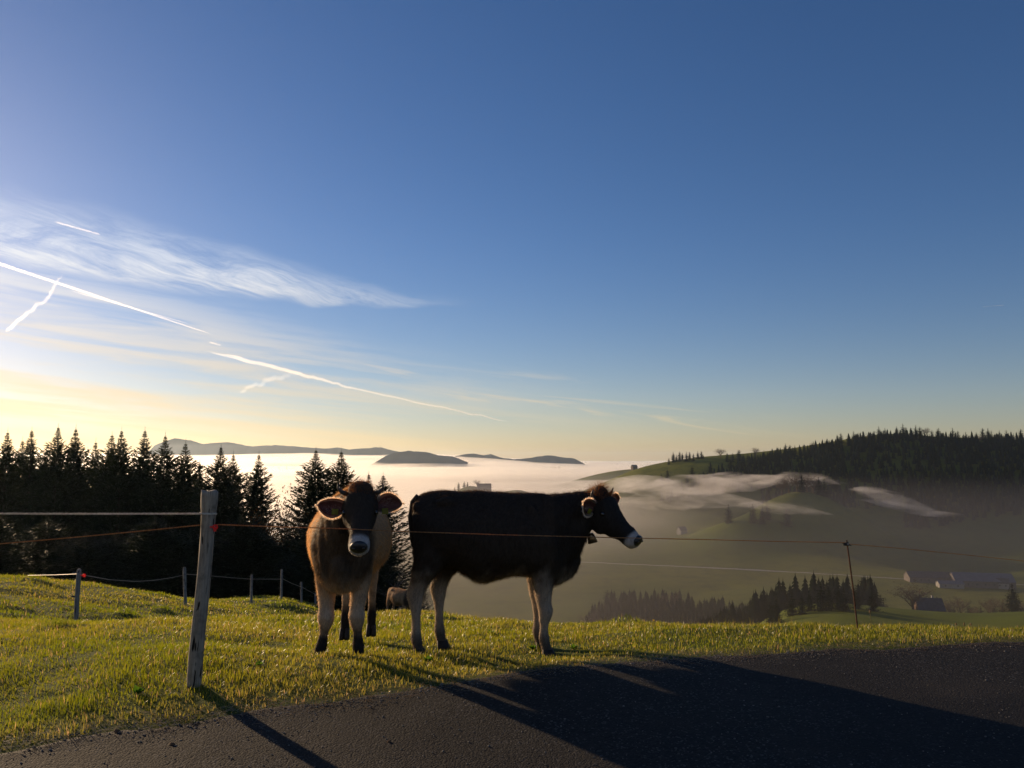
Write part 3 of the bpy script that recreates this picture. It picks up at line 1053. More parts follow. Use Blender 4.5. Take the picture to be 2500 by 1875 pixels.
# dense remainder of the slope forest, far too many to count: one mesh
def forest_mass(name, spots, crowns, mat):
    vs = []; base = 0; fs = []
    data = []
    for me in crowns:
        n = len(me.vertices); co = np.empty(n * 3); me.vertices.foreach_get('co', co); data.append(co.reshape(-1, 3))
    for (x, y, z, s, k) in spots:
        c = rot_z(data[k % len(data)], random.uniform(0, 6.28)) * s + np.array([x, y, z])
        vs.append(c)
    v = np.concatenate(vs)
    return tag(obj(name, mesh_np(name, v, np.arange(len(v)).reshape(-1, 3)), mat), kind='stuff')


def coarse_crown(seed, h=18.0, rad=4.2):
    r = np.random.default_rng(seed); tr = []
    for li in range(9):
        t = li / 9; z = h * (.08 + .80 * t); L = rad * (1 - t) ** .8 + .5
        a0 = r.uniform(0, 6.28)
        for b in range(7):
            a = a0 + b * .9; ll = L * r.uniform(.6, 1.15)
            c0 = np.array([0, 0, z + h * .13]); e = np.array([math.cos(a) * ll, math.sin(a) * ll, z - .1 * ll])
            o_ = np.array([-math.sin(a), math.cos(a), 0]) * L * .42
            m_ = e * .62 + c0 * .38; m_[2] -= .3
            tr.append((c0, m_ - o_, e)); tr.append((c0, e, m_ + o_))
    tr.append(((.3, 0, h * .85), (-.3, 0, h * .85), (0, 0, h))); tr.append(((0, .3, h * .85), (0, -.3, h * .85), (0, 0, h)))
    v = np.array(tr, float).reshape(-1, 3)
    return mesh_np('crown', v, np.arange(len(v)).reshape(-1, 3))


coarse = [coarse_crown(330 + k) for k in range(4)]
xs_, ys_ = [], []
for i in range(3200):
    u = 1400 + 1100 * random.random(); Y = random.uniform(1075, 1300)
    if Y < 1130 and u < 1950: continue
    if u < 1640 and (Y > 1285 - (1640 - u) * .35 or Y < 1200): continue
    p = D(u, 1000, Y); xs_.append(p.x); ys_.append(p.y)
zs_ = H(np.array(xs_), np.array(ys_))
forest_mass('ridge_forest', [(x, y, z - .4, random.uniform(.55, 1.2), i) for i, (x, y, z) in enumerate(zip(xs_, ys_, zs_))], coarse, M['needle_far'])

# knoll trees in the mist
for i, (u, v) in enumerate([(1688, 1036), (1703, 1030), (1721, 1023), (1742, 1024), (1756, 1032)]):
    Y = 1010; top = D(u, v, Y); g = H1(top.x, Y)
    far_bare_tree(top.x, Y, max(9, top.z - g), 'round bare tree in the row on the misty knoll in front of the ridge', 'bare trees on the misty knoll', i, 1.25)
for i, (u, v, Y, lab) in enumerate([(1731, 1019, 1006, 'spruce standing among the bare trees on the misty knoll'),
                                  (1768, 1024, 1005, 'left one of the two spruces at the right end of the misty knoll'),
                                  (1779, 1024, 1008, 'right one of the two spruces at the right end of the misty knoll'),
                                  (1625, 1048, 940, 'left spruce of the dark group below the misty knoll'),
                                  (1645, 1052, 935, 'dense spruce at the centre of the dark group below the misty knoll'),
                                  (1656, 1050, 950, 'spruce on the right of the dark group below the misty knoll'),
                                  (1698, 1064, 930, 'lone spruce right of and below the dark group on the misty slope'),
                                  (1573, 1068, 960, 'small spruce fading into the mist left of the dark group')]):
    top = D(u, v, Y); g = H1(top.x, Y)
    far_spruce(top.x, Y, max(12, min(24, top.z - g)), lab, None, i)

# valley forest in the middle distance
n_ = 0
while n_ < 95:
    u = random.uniform(1240, 1870); Y = random.uniform(400, 640)
    lim = np.interp(u, [1240, 1300, 1420, 1600, 1700, 1870], [520, 640, 640, 560, 500, 430])
    if Y > lim: continue
    p = D(u, 1000, Y)
    if n_ % 9 == 4:
        far_bare_tree(p.x, p.y, random.uniform(15, 21), 'bare broadleaf tree among the spruces of the valley wood', 'bare trees of the valley wood', n_)
    else:
        far_spruce(p.x, p.y, random.uniform(12, 21), 'spruce in the hazy wood below the pasture', 'spruces of the valley wood', n_)
    n_ += 1
spots = []
while len(spots) < 2600:
    u = random.uniform(1000, 1880); Y = random.uniform(380, 640)
    lim = np.interp(u, [1000, 1240, 1300, 1420, 1600, 1700, 1870], [500, 520, 640, 640, 560, 500, 430])
    if Y > lim: continue
    p = D(u, 1000, Y); spots.append((p.x, p.y))
zs_ = H(np.array([s[0] for s in spots]), np.array([s[1] for s in spots]))
forest_mass('valley_wood', [(x, y, z - .5, random.uniform(.5, 1.12), i) for i, ((x, y), z) in enumerate(zip(spots, zs_))], coarse, M['needle_far'])
# tree line behind the bright field on the right
for i in range(52):
    u = 1660 + 560 * (i + random.uniform(-.4, .4)) / 52
    Y = random.uniform(425, 470) if u > 1850 else random.uniform(440, 520)
    p = D(u, 1000, Y)
    if 1900 < u < 1965: continue
    if i % 3 == 1:
        far_bare_tree(p.x, p.y, random.uniform(9, 16), 'brownish bare tree in the tree line behind the bright field', 'bare trees behind the bright field', i, .8)
    else:
        far_spruce(p.x, p.y, random.uniform(11, 22) if u < 1960 else random.uniform(8, 15), 'dark spruce in the tree line behind the bright field', 'spruces behind the bright field', i)
p = D(1957, 1000, 385); far_bare_tree(p.x, p.y, 15, 'wide bare tree lit brown at the edge of the bright field beside a hut', None, 2, 1.3)
p = D(2170, 1000, 395); far_spruce(p.x, p.y, 17, 'ragged dark spruce near the right edge of the bright field', None, 1)
for i, u in enumerate([1655, 1668, 1700, 1722, 1738, 1764, 1780, 1800, 1812, 1838, 1872]):
    p = D(u, 1000, 318 + random.uniform(-6, 6)); far_spruce(p.x, p.y, random.uniform(8, 11) + (2 if i in (2, 5) else 0), 'dark spruce in the clump at the near edge of the bright field', 'spruces at the near edge of the bright field', i)
# farmhouse hill
for i, (u, h) in enumerate([(952, 7), (962, 9), (972, 12), (983, 10), (991, 14), (1003, 11), (1010, 8)]):
    p = D(u, 1000, 1500); far_spruce(p.x, p.y, h * 1.15, 'spruce in the row on the hill that rises from the fog behind the dark cow', 'spruces on the fog hill', i)
p = D(1031, 1000, 1490); far_bare_tree(p.x, p.y, 14, 'round bare tree left of the farmhouse on the fog hill', None, 0, 1.2)
for i in range(16):
    u = random.choice([1050, 1165, 1195, 600, 620]) + random.uniform(-16, 16)
    q = D(u, 1000, random.uniform(3900, 4300)); q.z = -46
    o = plant('spruce', (q.x, q.y, q.z - 18), [('crown', far_crowns[i % 3], M['needle_far'])], 'distant treetop that just sticks out of the sea of fog', 'spruce tree', 'treetops in the sea of fog', 0, (1.1, 1.1, 1.0))


# ------------------------------------------------------------------ far buildings
def house(name, x, y, w, d, h, roof_h, rz, label, wall='house_wall', roof='roof_dark', cat='house', windows=3, z=None, group=None, chimney=False):
    z = H1(x, y) if z is None else z
    root = empty(name, (x, y, z), rz)
    tag(root, label, cat, group)
    b = MB(); b.box((0, 0, h / 2 - 1.5), (w, d, h + 3)); 
    b.add([(-w / 2, -d / 2, h), (w / 2, -d / 2, h), (w / 2, d / 2, h), (-w / 2, d / 2, h), (-w / 2, 0, h + roof_h), (w / 2, 0, h + roof_h)],
          [(0, 4, 3), (1, 2, 5), (0, 1, 5, 4), (2, 3, 4, 5)])
    b.obj('wall', M[wall], root)
    r_ = MB()
    e = .5
    for sgn in (-1, 1):
        n0 = Vector((0, sgn * roof_h, d / 2)).normalized() * .18
        y1 = sgn * (d / 2 + e); z1 = h - roof_h * e / (d / 2)
        a = [Vector((-w / 2 - e, y1, z1)), Vector((w / 2 + e, y1, z1)), Vector((w / 2 + e, 0, h + roof_h)), Vector((-w / 2 - e, 0, h + roof_h))]
        a = [q + n0 * .3 for q in a]
        vs = a + [q + n0 for q in a]
        r_.add(vs, [(0, 1, 2, 3), (4, 7, 6, 5), (0, 4, 5, 1), (1, 5, 6, 2), (2, 6, 7, 3), (3, 7, 4, 0)])
    ro = r_.obj('roof', M[roof], root)
    if chimney:
        c = MB(); c.box((w * .2, d * .12, h + roof_h + .3), (.8, .8, 1.8)); c.obj('chimney', M['house_white'], ro)
    for k in range(windows):
        wb = MB(); wb.box(((k + .5) / windows * w - w / 2, -d / 2 - .02, h * .55), (1.1, .1, 1.3)); wb.obj('window', M['window'], root)
    return root


p = D(1046, 1000, 1480); house('farmhouse', p.x, p.y, 26, 14, 6, 8, R(8), 'hazy farmhouse on the hill that rises from the fog', chimney=True)
p = D(1370, 1011, 2200)
house('hut', p.x, p.y, 15, 12, 6, 6, R(20), 'tiny lone house on the fog line left of the ridge meadow', z=p.z - 3, wall='wood_dark', windows=2)
p = D(2025, 1263, 715); house('cattle_barn', p.x, p.y, 52, 16, 5, 4.2, R(-9), 'long low barn on the left of the farm in the valley', roof='roof_dark', cat='barn', windows=8)
p = D(2120, 1263, 700); house('machine_barn', p.x, p.y, 48, 20, 6, 6.0, R(-12), 'long barn with a metal roof on the right of the farm in the valley', roof='roof_metal', cat='barn', windows=7)
p = D(2052, 1268, 690); house('shed', p.x, p.y, 20, 9, 3.6, 2.0, R(-9), 'pale grey shed in front of the two long barns', wall='house_white', roof='roof_metal', cat='shed', windows=2)
p = D(2166, 1268, 690); house('farm_cottage', p.x, p.y, 9, 8, 5, 3.5, R(-30), 'small house with a bright white gable at the right end of the farm', wall='house_white', windows=2)
p = D(1990, 1000, 402); house('farmhouse', p.x, p.y, 12, 10, 5, 5, R(-10), 'dark farmhouse half hidden behind the bare tree on the bright field', wall='wood_dark', windows=3, chimney=True)
p = D(1472, 1098, 1050); house('hut', p.x, p.y, 11, 9, 5, 4.5, R(25), 'small pale house in the mist to the right of the dark cow\'s muzzle', wall='house_white', windows=2)

# valley road: a pale strip across the fields
us = np.linspace(1215, 2300, 220)
vs = np.interp(us, [1215, 1300, 1500, 1700, 1850, 1980, 2100, 2212, 2300], [1213, 1217, 1226, 1236, 1245, 1254, 1260, 1264, 1268])
# walk outwards along each line of sight until it meets the fields
rp = []
for u_, v_ in zip(us, vs):
    Ys = np.linspace(640, 960, 161)
    d = D(u_, v_, 1.0)
    g = H(d.x * Ys, Ys)
    dz = d.z * Ys - g
    k = np.argmax(dz < 0) if (dz < 0).any() else len(Ys) - 1
    rp.append((d.x * Ys[k], Ys[k]))
rp = np.array(rp)
ker = np.ones(15) / 15
sm = np.convolve(np.pad(rp[:, 1], 7, mode='edge'), ker, 'valid')
rp[:, 1] = sm
rows = np.array([-2.2, -.8, .8, 2.2])
Xg = np.repeat(rp[:, 0][None], 4, 0); Yg = rp[:, 1][None] + rows[:, None] * 1.2
Zg = H(Xg, Yg) + .35
tag(obj('valley_road', grid_mesh('valley_road', Xg, Yg, Zg), M['track']), kind='structure')

# ------------------------------------------------------------------ contrails (ice trails high above the haze)
def contrail(pts, widths, label, opt=1.0, alt=1500.0, wob=0.0, seed=0, rag=.25):
    """pts: view directions (2212 px view); the trail hangs at one altitude, a closed body of thin ice air"""
    P3 = []
    for (u, v) in pts:
        d = D(u, v, 1.0); P3.append(d * (alt / d.z))
    n = 110
    us = np.linspace(0, len(pts) - 1, n)
    c = np.array([[np.interp(x, range(len(pts)), [p[k] for p in P3]) for k in range(3)] for x in us])
    w = np.interp(us, np.linspace(0, len(pts) - 1, len(widths)), widths)
    dist = np.linalg.norm(c, axis=1)
    r_ = w * dist / FPX * 1.13 / 2
    e = np.linspace(0, 1, n)
    r_ = r_ * np.clip(np.minimum(e / .10, (1 - e) / .06), .02, 1) ** .6
    t = np.gradient(c, axis=0); t /= np.linalg.norm(t, axis=1)[:, None]
    side = np.cross(t, c / dist[:, None]); side /= np.linalg.norm(side, axis=1)[:, None]
    up = np.cross(side, t)
    c = c + side * ((fbm(us * 7, us * 0, seed, 4) - .5) * wob * 2 * dist / FPX)[:, None]
    k = 12
    vs = np.zeros((n, k, 3))
    for j in range(k):
        a = 2 * math.pi * j / k
        m_ = 1 + rag * 2 * (fbm(us * 22 + j * .7, us * 0 + j, seed + 2, 3) - .5)
        vs[:, j] = c + (side * math.cos(a) + up * math.sin(a)) * (r_ * m_)[:, None]
    fs = []
    for i in range(n - 1):
        for j in range(k):
            p = i * k + j; q = i * k + (j + 1) % k
            fs.append((p, q, q + k, p + k))
    fs.append(tuple(range(k))[::-1]); fs.append(tuple((n - 1) * k + j for j in range(k)))
    me = mesh_np('contrail', vs.reshape(-1, 3), fs, True)
    b = bmesh.new(); b.from_mesh(me); bmesh.ops.recalc_face_normals(b, faces=b.faces); b.to_mesh(me); b.free()
    dens = opt / (2 * float(np.median(r_)))
    return tag(obj('contrail', me, volume_mat('ice_trail', dens, (1, 1, 1), .72)), label, 'contrail')


contrail([(-120, 522), (0, 570), (463, 724)], [8, 6, 2.6], 'long straight bright contrail crossing the left sky from the photo edge', .13)
contrail([(150, 627), (410, 700)], [3, 2.2], 'hair thin contrail running just above the long straight one', .08, alt=1510)
contrail([(448, 757), (640, 806), (760, 838), (1105, 912)], [9, 8, 5, 2.2], 'widening contrail descending towards the fog in the middle of the sky', .15, wob=3, seed=3, alt=1490)
contrail([(138, 592), (100, 646), (60, 675), (12, 718)], [5, 7, 7], 'short wavy contrail crossing the long straight one near the left edge', .022, wob=5, seed=5, alt=1480)
contrail([(655, 803), (610, 812), (560, 830), (515, 846)], [9, 10, 6], 'short frayed contrail branching off the descending one', .04, wob=8, seed=8, alt=1470)
contrail([(118, 479), (218, 507)], [3.5, 3], 'short thin contrail over the high cirrus at the upper left', .10, seed=9)
contrail([(452, 739), (478, 746)], [4, 3], 'tiny contrail fragment past the end of the long straight one', .10, seed=12)
contrail([(2120, 663), (2170, 659)], [2, 2], 'faint tiny contrail far right in the clear blue sky', .15)

# ------------------------------------------------------------------ fences
def weathered_wood(name, lo, hi, sc=1.0):
    m, t, out = material(name)
    tc = t.new('ShaderNodeTexCoord')
    mp = t.new('ShaderNodeMapping'); mp.inputs['Scale'].default_value = (1, 1, .06)
    t.l.new(tc.outputs['Object'], mp.inputs['Vector'])
    n1 = t.noise(mp.outputs[0], 70 * sc, 5, .65)
    n2 = t.noise(tc.outputs['Object'], 9 * sc, 4, .6)
    mp2 = t.new('ShaderNodeMapping'); mp2.inputs['Scale'].default_value = (1, 1, .13)
    t.l.new(tc.outputs['Object'], mp2.inputs['Vector'])
    n3 = t.noise(mp2.outputs[0], 42 * sc, 2, .5, .5)
    crack = t.smooth(n3, .63, .68)
    c = t.mix(t.smooth(n1, .3, .7), lo + (1,), hi + (1,))
    c = t.mix(t.smooth(n2, .45, .8), c, tuple(x * .5 for x in lo) + (1,))
    c = t.mix(crack, c, (.012, .009, .007, 1))
    p = t.new('ShaderNodeBsdfPrincipled')
    t.l.new(c, p.inputs['Base Color'])
    p.inputs['Roughness'].default_value = .85
    p.inputs['Specular IOR Level'].default_value = .2
    b = t.new('ShaderNodeBump'); b.inputs['Strength'].default_value = .9; b.inputs['Distance'].default_value = .006
    t.l.new(t.math('SUBTRACT', n1, t.math('MULTIPLY', crack, 1.5)), b.inputs['Height'])
    t.l.new(b.outputs[0], p.inputs['Normal'])
    t.l.new(p.outputs[0], out.inputs[0])
    return m


M['post'] = weathered_wood('grey_wood', (.20, .165, .125), (.38, .32, .25))
M['post_far'] = weathered_wood('grey_wood_far', (.16, .15, .14), (.30, .28, .26), .6)
M['rope_white'] = leafy('rope_white', (.55, .5, .47), (.75, .7, .66), .3, scale=60, rough=.8)
M['rope_orange'] = leafy('rope_orange', (.30, .15, .07), (.45, .24, .11), .35, scale=60, rough=.8)
M['wire'] = simple('wire', (.35, .28, .22), .6, .2, 20)
M['plastic_red'] = leafy('plastic_red', (.75, .04, .04), (.8, .06, .05), .4, rough=.4)
M['plastic_black'] = simple('plastic_black', (.02, .02, .02), .4, .1, 20, spec=.5)
M['rust'] = simple('rust', (.085, .038, .022), .8, .4, 60, bump=.4)
M['steel'] = simple('steel', (.5, .5, .5), .3, .1, 40, metal=.9)


def post_mesh(base, top, radii, n=22, seed=0, flat=0.0):
    """round split post from base to top; radii = [(t, r)]; object space with its origin at the base"""
    base = Vector(base); top = Vector(top); ax = top - base; L = ax.length; q = ax.to_track_quat('Z', 'Y')
    k = 46
    vs = []
    for i in range(k):
        t = i / (k - 1)
        r0 = np.interp(t, [a for a, b in radii], [b for a, b in radii])
        for j in range(n):
            a = 2 * math.pi * j / n
            rr = r0 * (1 + .10 * (float(fbm(math.cos(a) * 1.7 + 5, math.sin(a) * 1.7 + t * 1.2, seed, 3)) - .5) * 2 + .05 * (float(vnoise(a * 3.2, t * 4, seed + 4)) - .5) * 2)
            rr *= 1 - flat * max(0, math.cos(a - 2.4)) ** 2
            vs.append((rr * math.cos(a) + .006 * math.sin(t * 7 + seed), rr * math.sin(a), t * L + (.006 * math.sin(a * 3 + 1) if i == k - 1 else 0)))
    fs = []
    for i in range(k - 1):
        for j in range(n):
            a = i * n + j; b = i * n + (j + 1) % n
            fs.append((a, b, b + n, a + n))
    c = len(vs); vs.append((0, 0, L - .004))
    for j in range(n): fs.append(((k - 1) * n + j, (k - 1) * n + (j + 1) % n, c))
    me = bpy.data.meshes.new('post'); me.from_pydata(vs, [], fs); me.update()
    me.polygons.foreach_set('use_smooth', [len(p.vertices) == 4 for p in me.polygons])
    return me, q


def catenary(a, b, sag, n=24):
    a = Vector(a); b = Vector(b)
    return [a.lerp(b, i / (n - 1)) - Vector((0, 0, sag * 4 * (i / (n - 1)) * (1 - i / (n - 1)))) for i in range(n)]


def path_resample(pts, step):
    pts = [Vector(p) for p in pts]
    d = [0]
    for a, b in zip(pts, pts[1:]): d.append(d[-1] + (b - a).length)
    n = max(2, int(d[-1] / step))
    s = np.linspace(0, d[-1], n)
    c = np.stack([np.interp(s, d, [p[k] for p in pts]) for k in range(3)], 1)
    return c, s


def rope_mesh(pts, r, pitch=.035, strands=2, step=.008, fuzz=0, n=4):
    c, s = path_resample(pts, step)
    mb = MB()
    t = np.gradient(c, axis=0); t /= np.linalg.norm(t, axis=1)[:, None]
    for k in range(strands):
        ph = 2 * math.pi * (s / pitch + k / strands)
        side = np.cross(t, [0, 0, 1.0]); side /= np.linalg.norm(side, axis=1)[:, None]
        up = np.cross(side, t)
        q = c + (side * np.cos(ph)[:, None] + up * np.sin(ph)[:, None]) * r * .55
        mb.tube(q, r * .62, n)
    for i in range(fuzz):
        j = random.randrange(len(c)); a = random.uniform(0, 6.28)
        d = Vector((random.uniform(-1, 1), random.uniform(-1, 1), random.uniform(-1, 1))).normalized()
        p0 = Vector(c[j]); p1 = p0 + d * r * random.uniform(1.6, 3.2); o = Vector((0, 0, r * .12))
        mb.add([p0 - o, p0 + o, p1], [(0, 1, 2)])
    return mb


NPB = P(473, 1676, 5.24); NPT = P(512.5, 1198.5, 5.20)
NPB.z -= .02
me, q = post_mesh(NPB - (NPT - NPB).normalized() * .15, NPT, [(0, .047), (.1, .049), (.5, .046), (.80, .0455), (.88, .047), (.93, .0535), (.965, .056), (1, .055)], 26, 3, .12)
wp = obj('wooden_post', me, M['post']); wp.location = NPB - (NPT - NPB).normalized() * .15
wp.rotation_mode = 'QUATERNION'; wp.rotation_quaternion = q
tag(wp, 'tall leaning grey wooden fence post in the foreground, cracked, with a flared top', 'fence post')

# white rope, tied round the post
ra = P(497, 1254, 5.19)
mb = rope_mesh(catenary(P(-420, 1250, 5.0), P(490, 1254, 5.155), .005), .0065, .03, 3, fuzz=250)
ax = (NPT - NPB).normalized()
loop = []
pc = NPB + ax * ((ra.z - NPB.z) / ax.z)
for k in range(29):
    a = k * 2 * math.pi / 14
    loop.append(pc + Vector((math.cos(a) * .0525, math.sin(a) * .0525, .004 * (k / 14 - 1) + ax.x * math.cos(a) * -.05)))
mb2 = rope_mesh(loop, .005, .025, 2, .006)
wr = mb.obj('white_rope', M['rope_white']); tag(wr, 'thick white rope running level from the left edge to the near wooden post', 'rope')
mb2.obj('knot_loop', M['rope_white'], wr)

SPB = D(1855, 1362, 7.8); SPT = D(1829, 1167, 7.75)
def fence_Y(u):
    """distance at which the view column u crosses the line between the near post and the steel post"""
    a, b = NPB, SPB
    k = (u * 1.1302 - 1250) / FPX
    dx_, dy_ = b.x - a.x, b.y - a.y
    t = (k * a.y - a.x) / (dx_ - k * dy_)
    return a.y + t * dy_
pts = [D(u, v, fence_Y(u) - .03) for (u, v) in [(468, 1133), (600, 1138), (740, 1142), (870, 1148), (1080, 1155), (1290, 1160.5), (1500, 1165), (1700, 1170), (1826, 1172)]]
er = rope_mesh(pts, .0042, .03, 2, .010, 300).obj('electric_fence_rope', M['rope_orange'])
tag(er, 'thin brownish twisted fence rope passing in front of both cows', 'fence rope')
pts = [D(u, v, Y) for (u, v, Y) in [(1832, 1175, 7.75), (1950, 1185, 8.1), (2100, 1200, 8.6), (2212, 1212, 9.0), (2500, 1240, 10)]]
tag(rope_mesh(pts, .0038, .03, 2, .014, 80).obj('electric_fence_rope', M['rope_orange']), 'thin fence rope leading from the rusty steel post out of the right edge', 'fence rope')
pts = catenary(P(488, 1282, 5.2), P(-700, 1376, 5.3), .02)
tag(rope_mesh(pts, .0042, .03, 2, .012, 120).obj('electric_fence_rope', M['rope_orange']), 'thin brownish fence rope sloping down left from the near wooden post, under the white rope', 'fence rope')


def ring_insulator(mb, c, r, rod=.004):
    pts_ = [Vector(c) + Vector((math.cos(a) * r, 0, math.sin(a) * r)) for a in np.linspace(0, 2 * math.pi, 13)]
    mb.tube(pts_, rod, 6)


c = P(525.5, 1287, 5.16)
mb = MB(); ring_insulator(mb, c, .014, .005); mb.tube([c + Vector((-.012, 0, 0)), c + Vector((-.045, .02, 0))], .005, 6); mb.box(c + Vector((.0, -.004, -.012)), (.014, .012, .03))
tag(mb.obj('insulator', M['plastic_red']), 'bright red ring insulator on the right side of the near wooden post', 'insulator')

# rusty steel post
root = empty('steel_post', SPB)
tag(root, 'thin rusty steel fence post leaning left at the crest beside the road', 'fence post')
ax = (SPT - SPB)
mb = MB(); mb.tube([Vector((0, 0, -.15)) - ax * .05, ax * .5, ax], [.0085, .0085, .008], 8); mb.obj('rod', M['rust'], root)
ic = ax * .835
cl = D(1829, 1175, 7.75) - SPB
mb = MB(); mb.tube([cl + Vector((-.045, 0, .012)), cl + Vector((-.012, -.01, .004)), cl + Vector((.05, .01, -.018))], [.006, .011, .004], 8)
mb.tube([cl + Vector((0, -.012, -.016)), cl + Vector((0, -.012, .022))], .013, 10)
mb.tube([cl + Vector((-.04, -.01, -.006)), cl + Vector((-.005, -.012, -.012))], .007, 8)
mb.obj('insulator', M['plastic_black'], root)
mb = MB(); mb.tube([cl + Vector((-.006, -.028, 0)), cl + Vector((.004, -.026, 0))], .006, 8); mb.obj('bolt', M['steel'], root)

# row of stakes at the far side of the meadow
stakes = [((163, 1347), (170, 1229), 16, .052, 'leftmost and nearest stake at the far side of the meadow, beside the red insulator'),
          ((402, 1309), (399, 1225), 23, .055, 'wooden stake just left of the near wooden post in the distance'),
          ((543, 1305), (544, 1241), 30, .055, 'wooden stake right of the near wooden post, shorter than its right neighbour'),
          ((608, 1297), (609, 1230), 31, .050, 'slim tall stake on a small hump in front of the forest'),
          ((652, 1307), (651, 1257), 38, .055, 'short far stake between the tall slim one and the cow facing us'),
          ((682, 1310), (681, 1281), 42, .055, 'lowest and farthest stake, just left of the cow facing us')]
tops = []
for i, (b, tp, Y, r, lab) in enumerate(stakes):
    B = D(b[0], b[1], Y); T = D(tp[0], tp[1], Y)
    B.z = H1(B.x, B.y)
    root = empty('fence_stake', B); tag(root, lab, 'fence post', 'stakes along the far side of the meadow')
    me, q = post_mesh((0, 0, -.2), T - B, [(0, r * .95), (.9, r), (1, r * .8)], 10, 20 + i, .3)
    for v_ in me.vertices: v_.co = Vector((0, 0, -.2)) + q @ v_.co
    obj('stake', me, M['post_far'], root)
    mb = MB()
    for zf in ((.93, .5) if i != 3 else (.78, .4)):
        c = (T - B) * zf + Vector((-r - .02, -.02, 0))
        mb.tube([c + Vector((.03, 0, 0)), c + Vector((-.025, 0, 0))], .018, 7)
    mb.obj('insulator', M['plastic_black'], root)
    tops.append((B, T, r))


def wire(pts, lab, r=.006):
    mb = MB(); mb.tube(pts, r, 5); return tag(mb.obj('fence_wire', M['wire']), lab, 'fence wire')


wire([D(60, 1243, 20), D(120, 1242, 18), D(166, 1240, 16)], 'wire reaching the nearest distant stake from the left', .006)
wire([D(172, 1241, 15.95), D(190, 1244, 16.3), D(235, 1252, 18), D(290, 1256, 19.8), D(330, 1254, 21), D(370, 1248, 22.4), D(397, 1242, 23)], 'sagging wire between the two leftmost distant stakes', .008)
wire([D(401, 1240, 23), D(455, 1244, 25.5), D(500, 1248, 28), D(543, 1251, 30)], 'wire passing behind the near wooden post between two distant stakes', .008)
wire([D(545, 1251, 30), D(608, 1251, 31)], 'short level wire between the two middle distant stakes', .009)
wire([D(610, 1250, 31), D(630, 1260, 34), D(651, 1268, 38)], 'wire falling from the slim tall stake to the next lower one', .010)
wire([D(652, 1268, 38), D(681, 1284, 42)], 'wire running to the farthest stake beside the cow', .011)
c = D(182, 1243, 16.0)
mb = MB(); ring_insulator(mb, c, .026, .013); mb.tube([c + Vector((.02, 0, 0)), c + Vector((-.08, .0, .0))], .008, 6)
tag(mb.obj('insulator', M['plastic_red']), 'bright red ring insulator on the wire beside the nearest distant stake', 'insulator')

# ------------------------------------------------------------------ cows
def coat_mat():
    m, t, out = material('cow_coat')
    a = t.new('ShaderNodeAttribute', attribute_name='coat')      # r: pale, g: dark face/points, b: warm brown
    tc = t.new('ShaderNodeTexCoord')
    sepc = t.new('ShaderNodeSeparateColor'); t.l.new(a.outputs['Color'], sepc.inputs[0])
    mp = t.new('ShaderNodeMapping'); mp.inputs['Scale'].default_value = (1, 1, .22)
    t.l.new(tc.outputs['Object'], mp.inputs['Vector'])
    n1 = t.noise(mp.outputs[0], 60, 5, .7)
    n2 = t.noise(tc.outputs['Object'], 7, 4, .6)
    base = t.mix(t.smooth(n2, .3, .7), (.33, .20, .10, 1), (.46, .29, .155, 1))
    dark = t.mix(n1, (.012, .010, .009, 1), (.026, .021, .018, 1))
    pale = t.mix(n1, (.26, .20, .15, 1), (.42, .35, .28, 1))
    c = t.mix(sepc.outputs[1], base, dark)
    c = t.mix(sepc.outputs[0], c, pale)
    white = t.mix(sepc.outputs[2], c, (.36, .33, .31, 1))
    v = t.new('ShaderNodeMix', data_type='RGBA', blend_type='MULTIPLY'); v.inputs[0].default_value = 1
    t.l.new(white, v.inputs[6])
    g = t.smooth(n1, .25, .75, .7, 1.2)
    t.l.new(t.comb(g, g, g), v.inputs[7])
    p = t.new('ShaderNodeBsdfPrincipled')
    t.l.new(v.outputs[2], p.inputs['Base Color'])
    p.inputs['Roughness'].default_value = .75
    p.inputs['Specular IOR Level'].default_value = .15
    b = t.new('ShaderNodeBump'); b.inputs['Strength'].default_value = .5; b.inputs['Distance'].default_value = .008
    t.l.new(n1, b.inputs['Height']); t.l.new(b.outputs[0], p.inputs['Normal'])
    t.l.new(p.outputs[0], out.inputs[0])
    return m


def hair_mat():
    m, t, out = material('cow_hair')
    a = t.new('ShaderNodeAttribute', attribute_name='hcol')
    d = t.new('ShaderNodeBsdfDiffuse'); tr = t.new('ShaderNodeBsdfTranslucent')
    t.l.new(a.outputs['Color'], d.inputs[0])
    hs = t.new('ShaderNodeHueSaturation'); hs.inputs['Value'].default_value = 2.6; hs.inputs['Saturation'].default_value = 1.1
    t.l.new(a.outputs['Color'], hs.inputs['Color']); t.l.new(hs.outputs[0], tr.inputs[0])
    mx = t.new('ShaderNodeMixShader'); mx.inputs[0].default_value = .5
    t.l.new(d.outputs[0], mx.inputs[1]); t.l.new(tr.outputs[0], mx.inputs[2])
    t.l.new(mx.outputs[0], out.inputs[0])
    return m


M['coat'] = coat_mat()
M['hair'] = hair_mat()
M['horn'] = simple('horn', (.06, .05, .045), .5, .5, 30, spec=.4)
M['hoof'] = simple('hoof', (.03, .025, .02), .7, .4, 40)
M['nose'] = simple('nose', (.012, .012, .014), .30, .2, 60, bump=.5, spec=.5)
M['eye'] = simple('eye', (.006, .005, .005), .08, .1, 5, spec=.8)
M['leather'] = simple('leather', (.03, .02, .014), .6, .3, 30)
M['brass'] = simple('brass', (.16, .11, .06), .25, .3, 30, metal=.7)
M['tag_yellow'] = leafy('tag_yellow', (.22, .20, .02), (.25, .23, .03), .4, rough=.5)
M['ear_pink'] = leafy('ear_pink', (.16, .07, .06), (.11, .05, .042), .35, scale=20, tcol=(1.5, .7, .5))
M['ear_coat'] = leafy('ear_coat', (.36, .30, .24), (.22, .17, .13), .30, scale=12, tcol=(1.3, .9, .6))


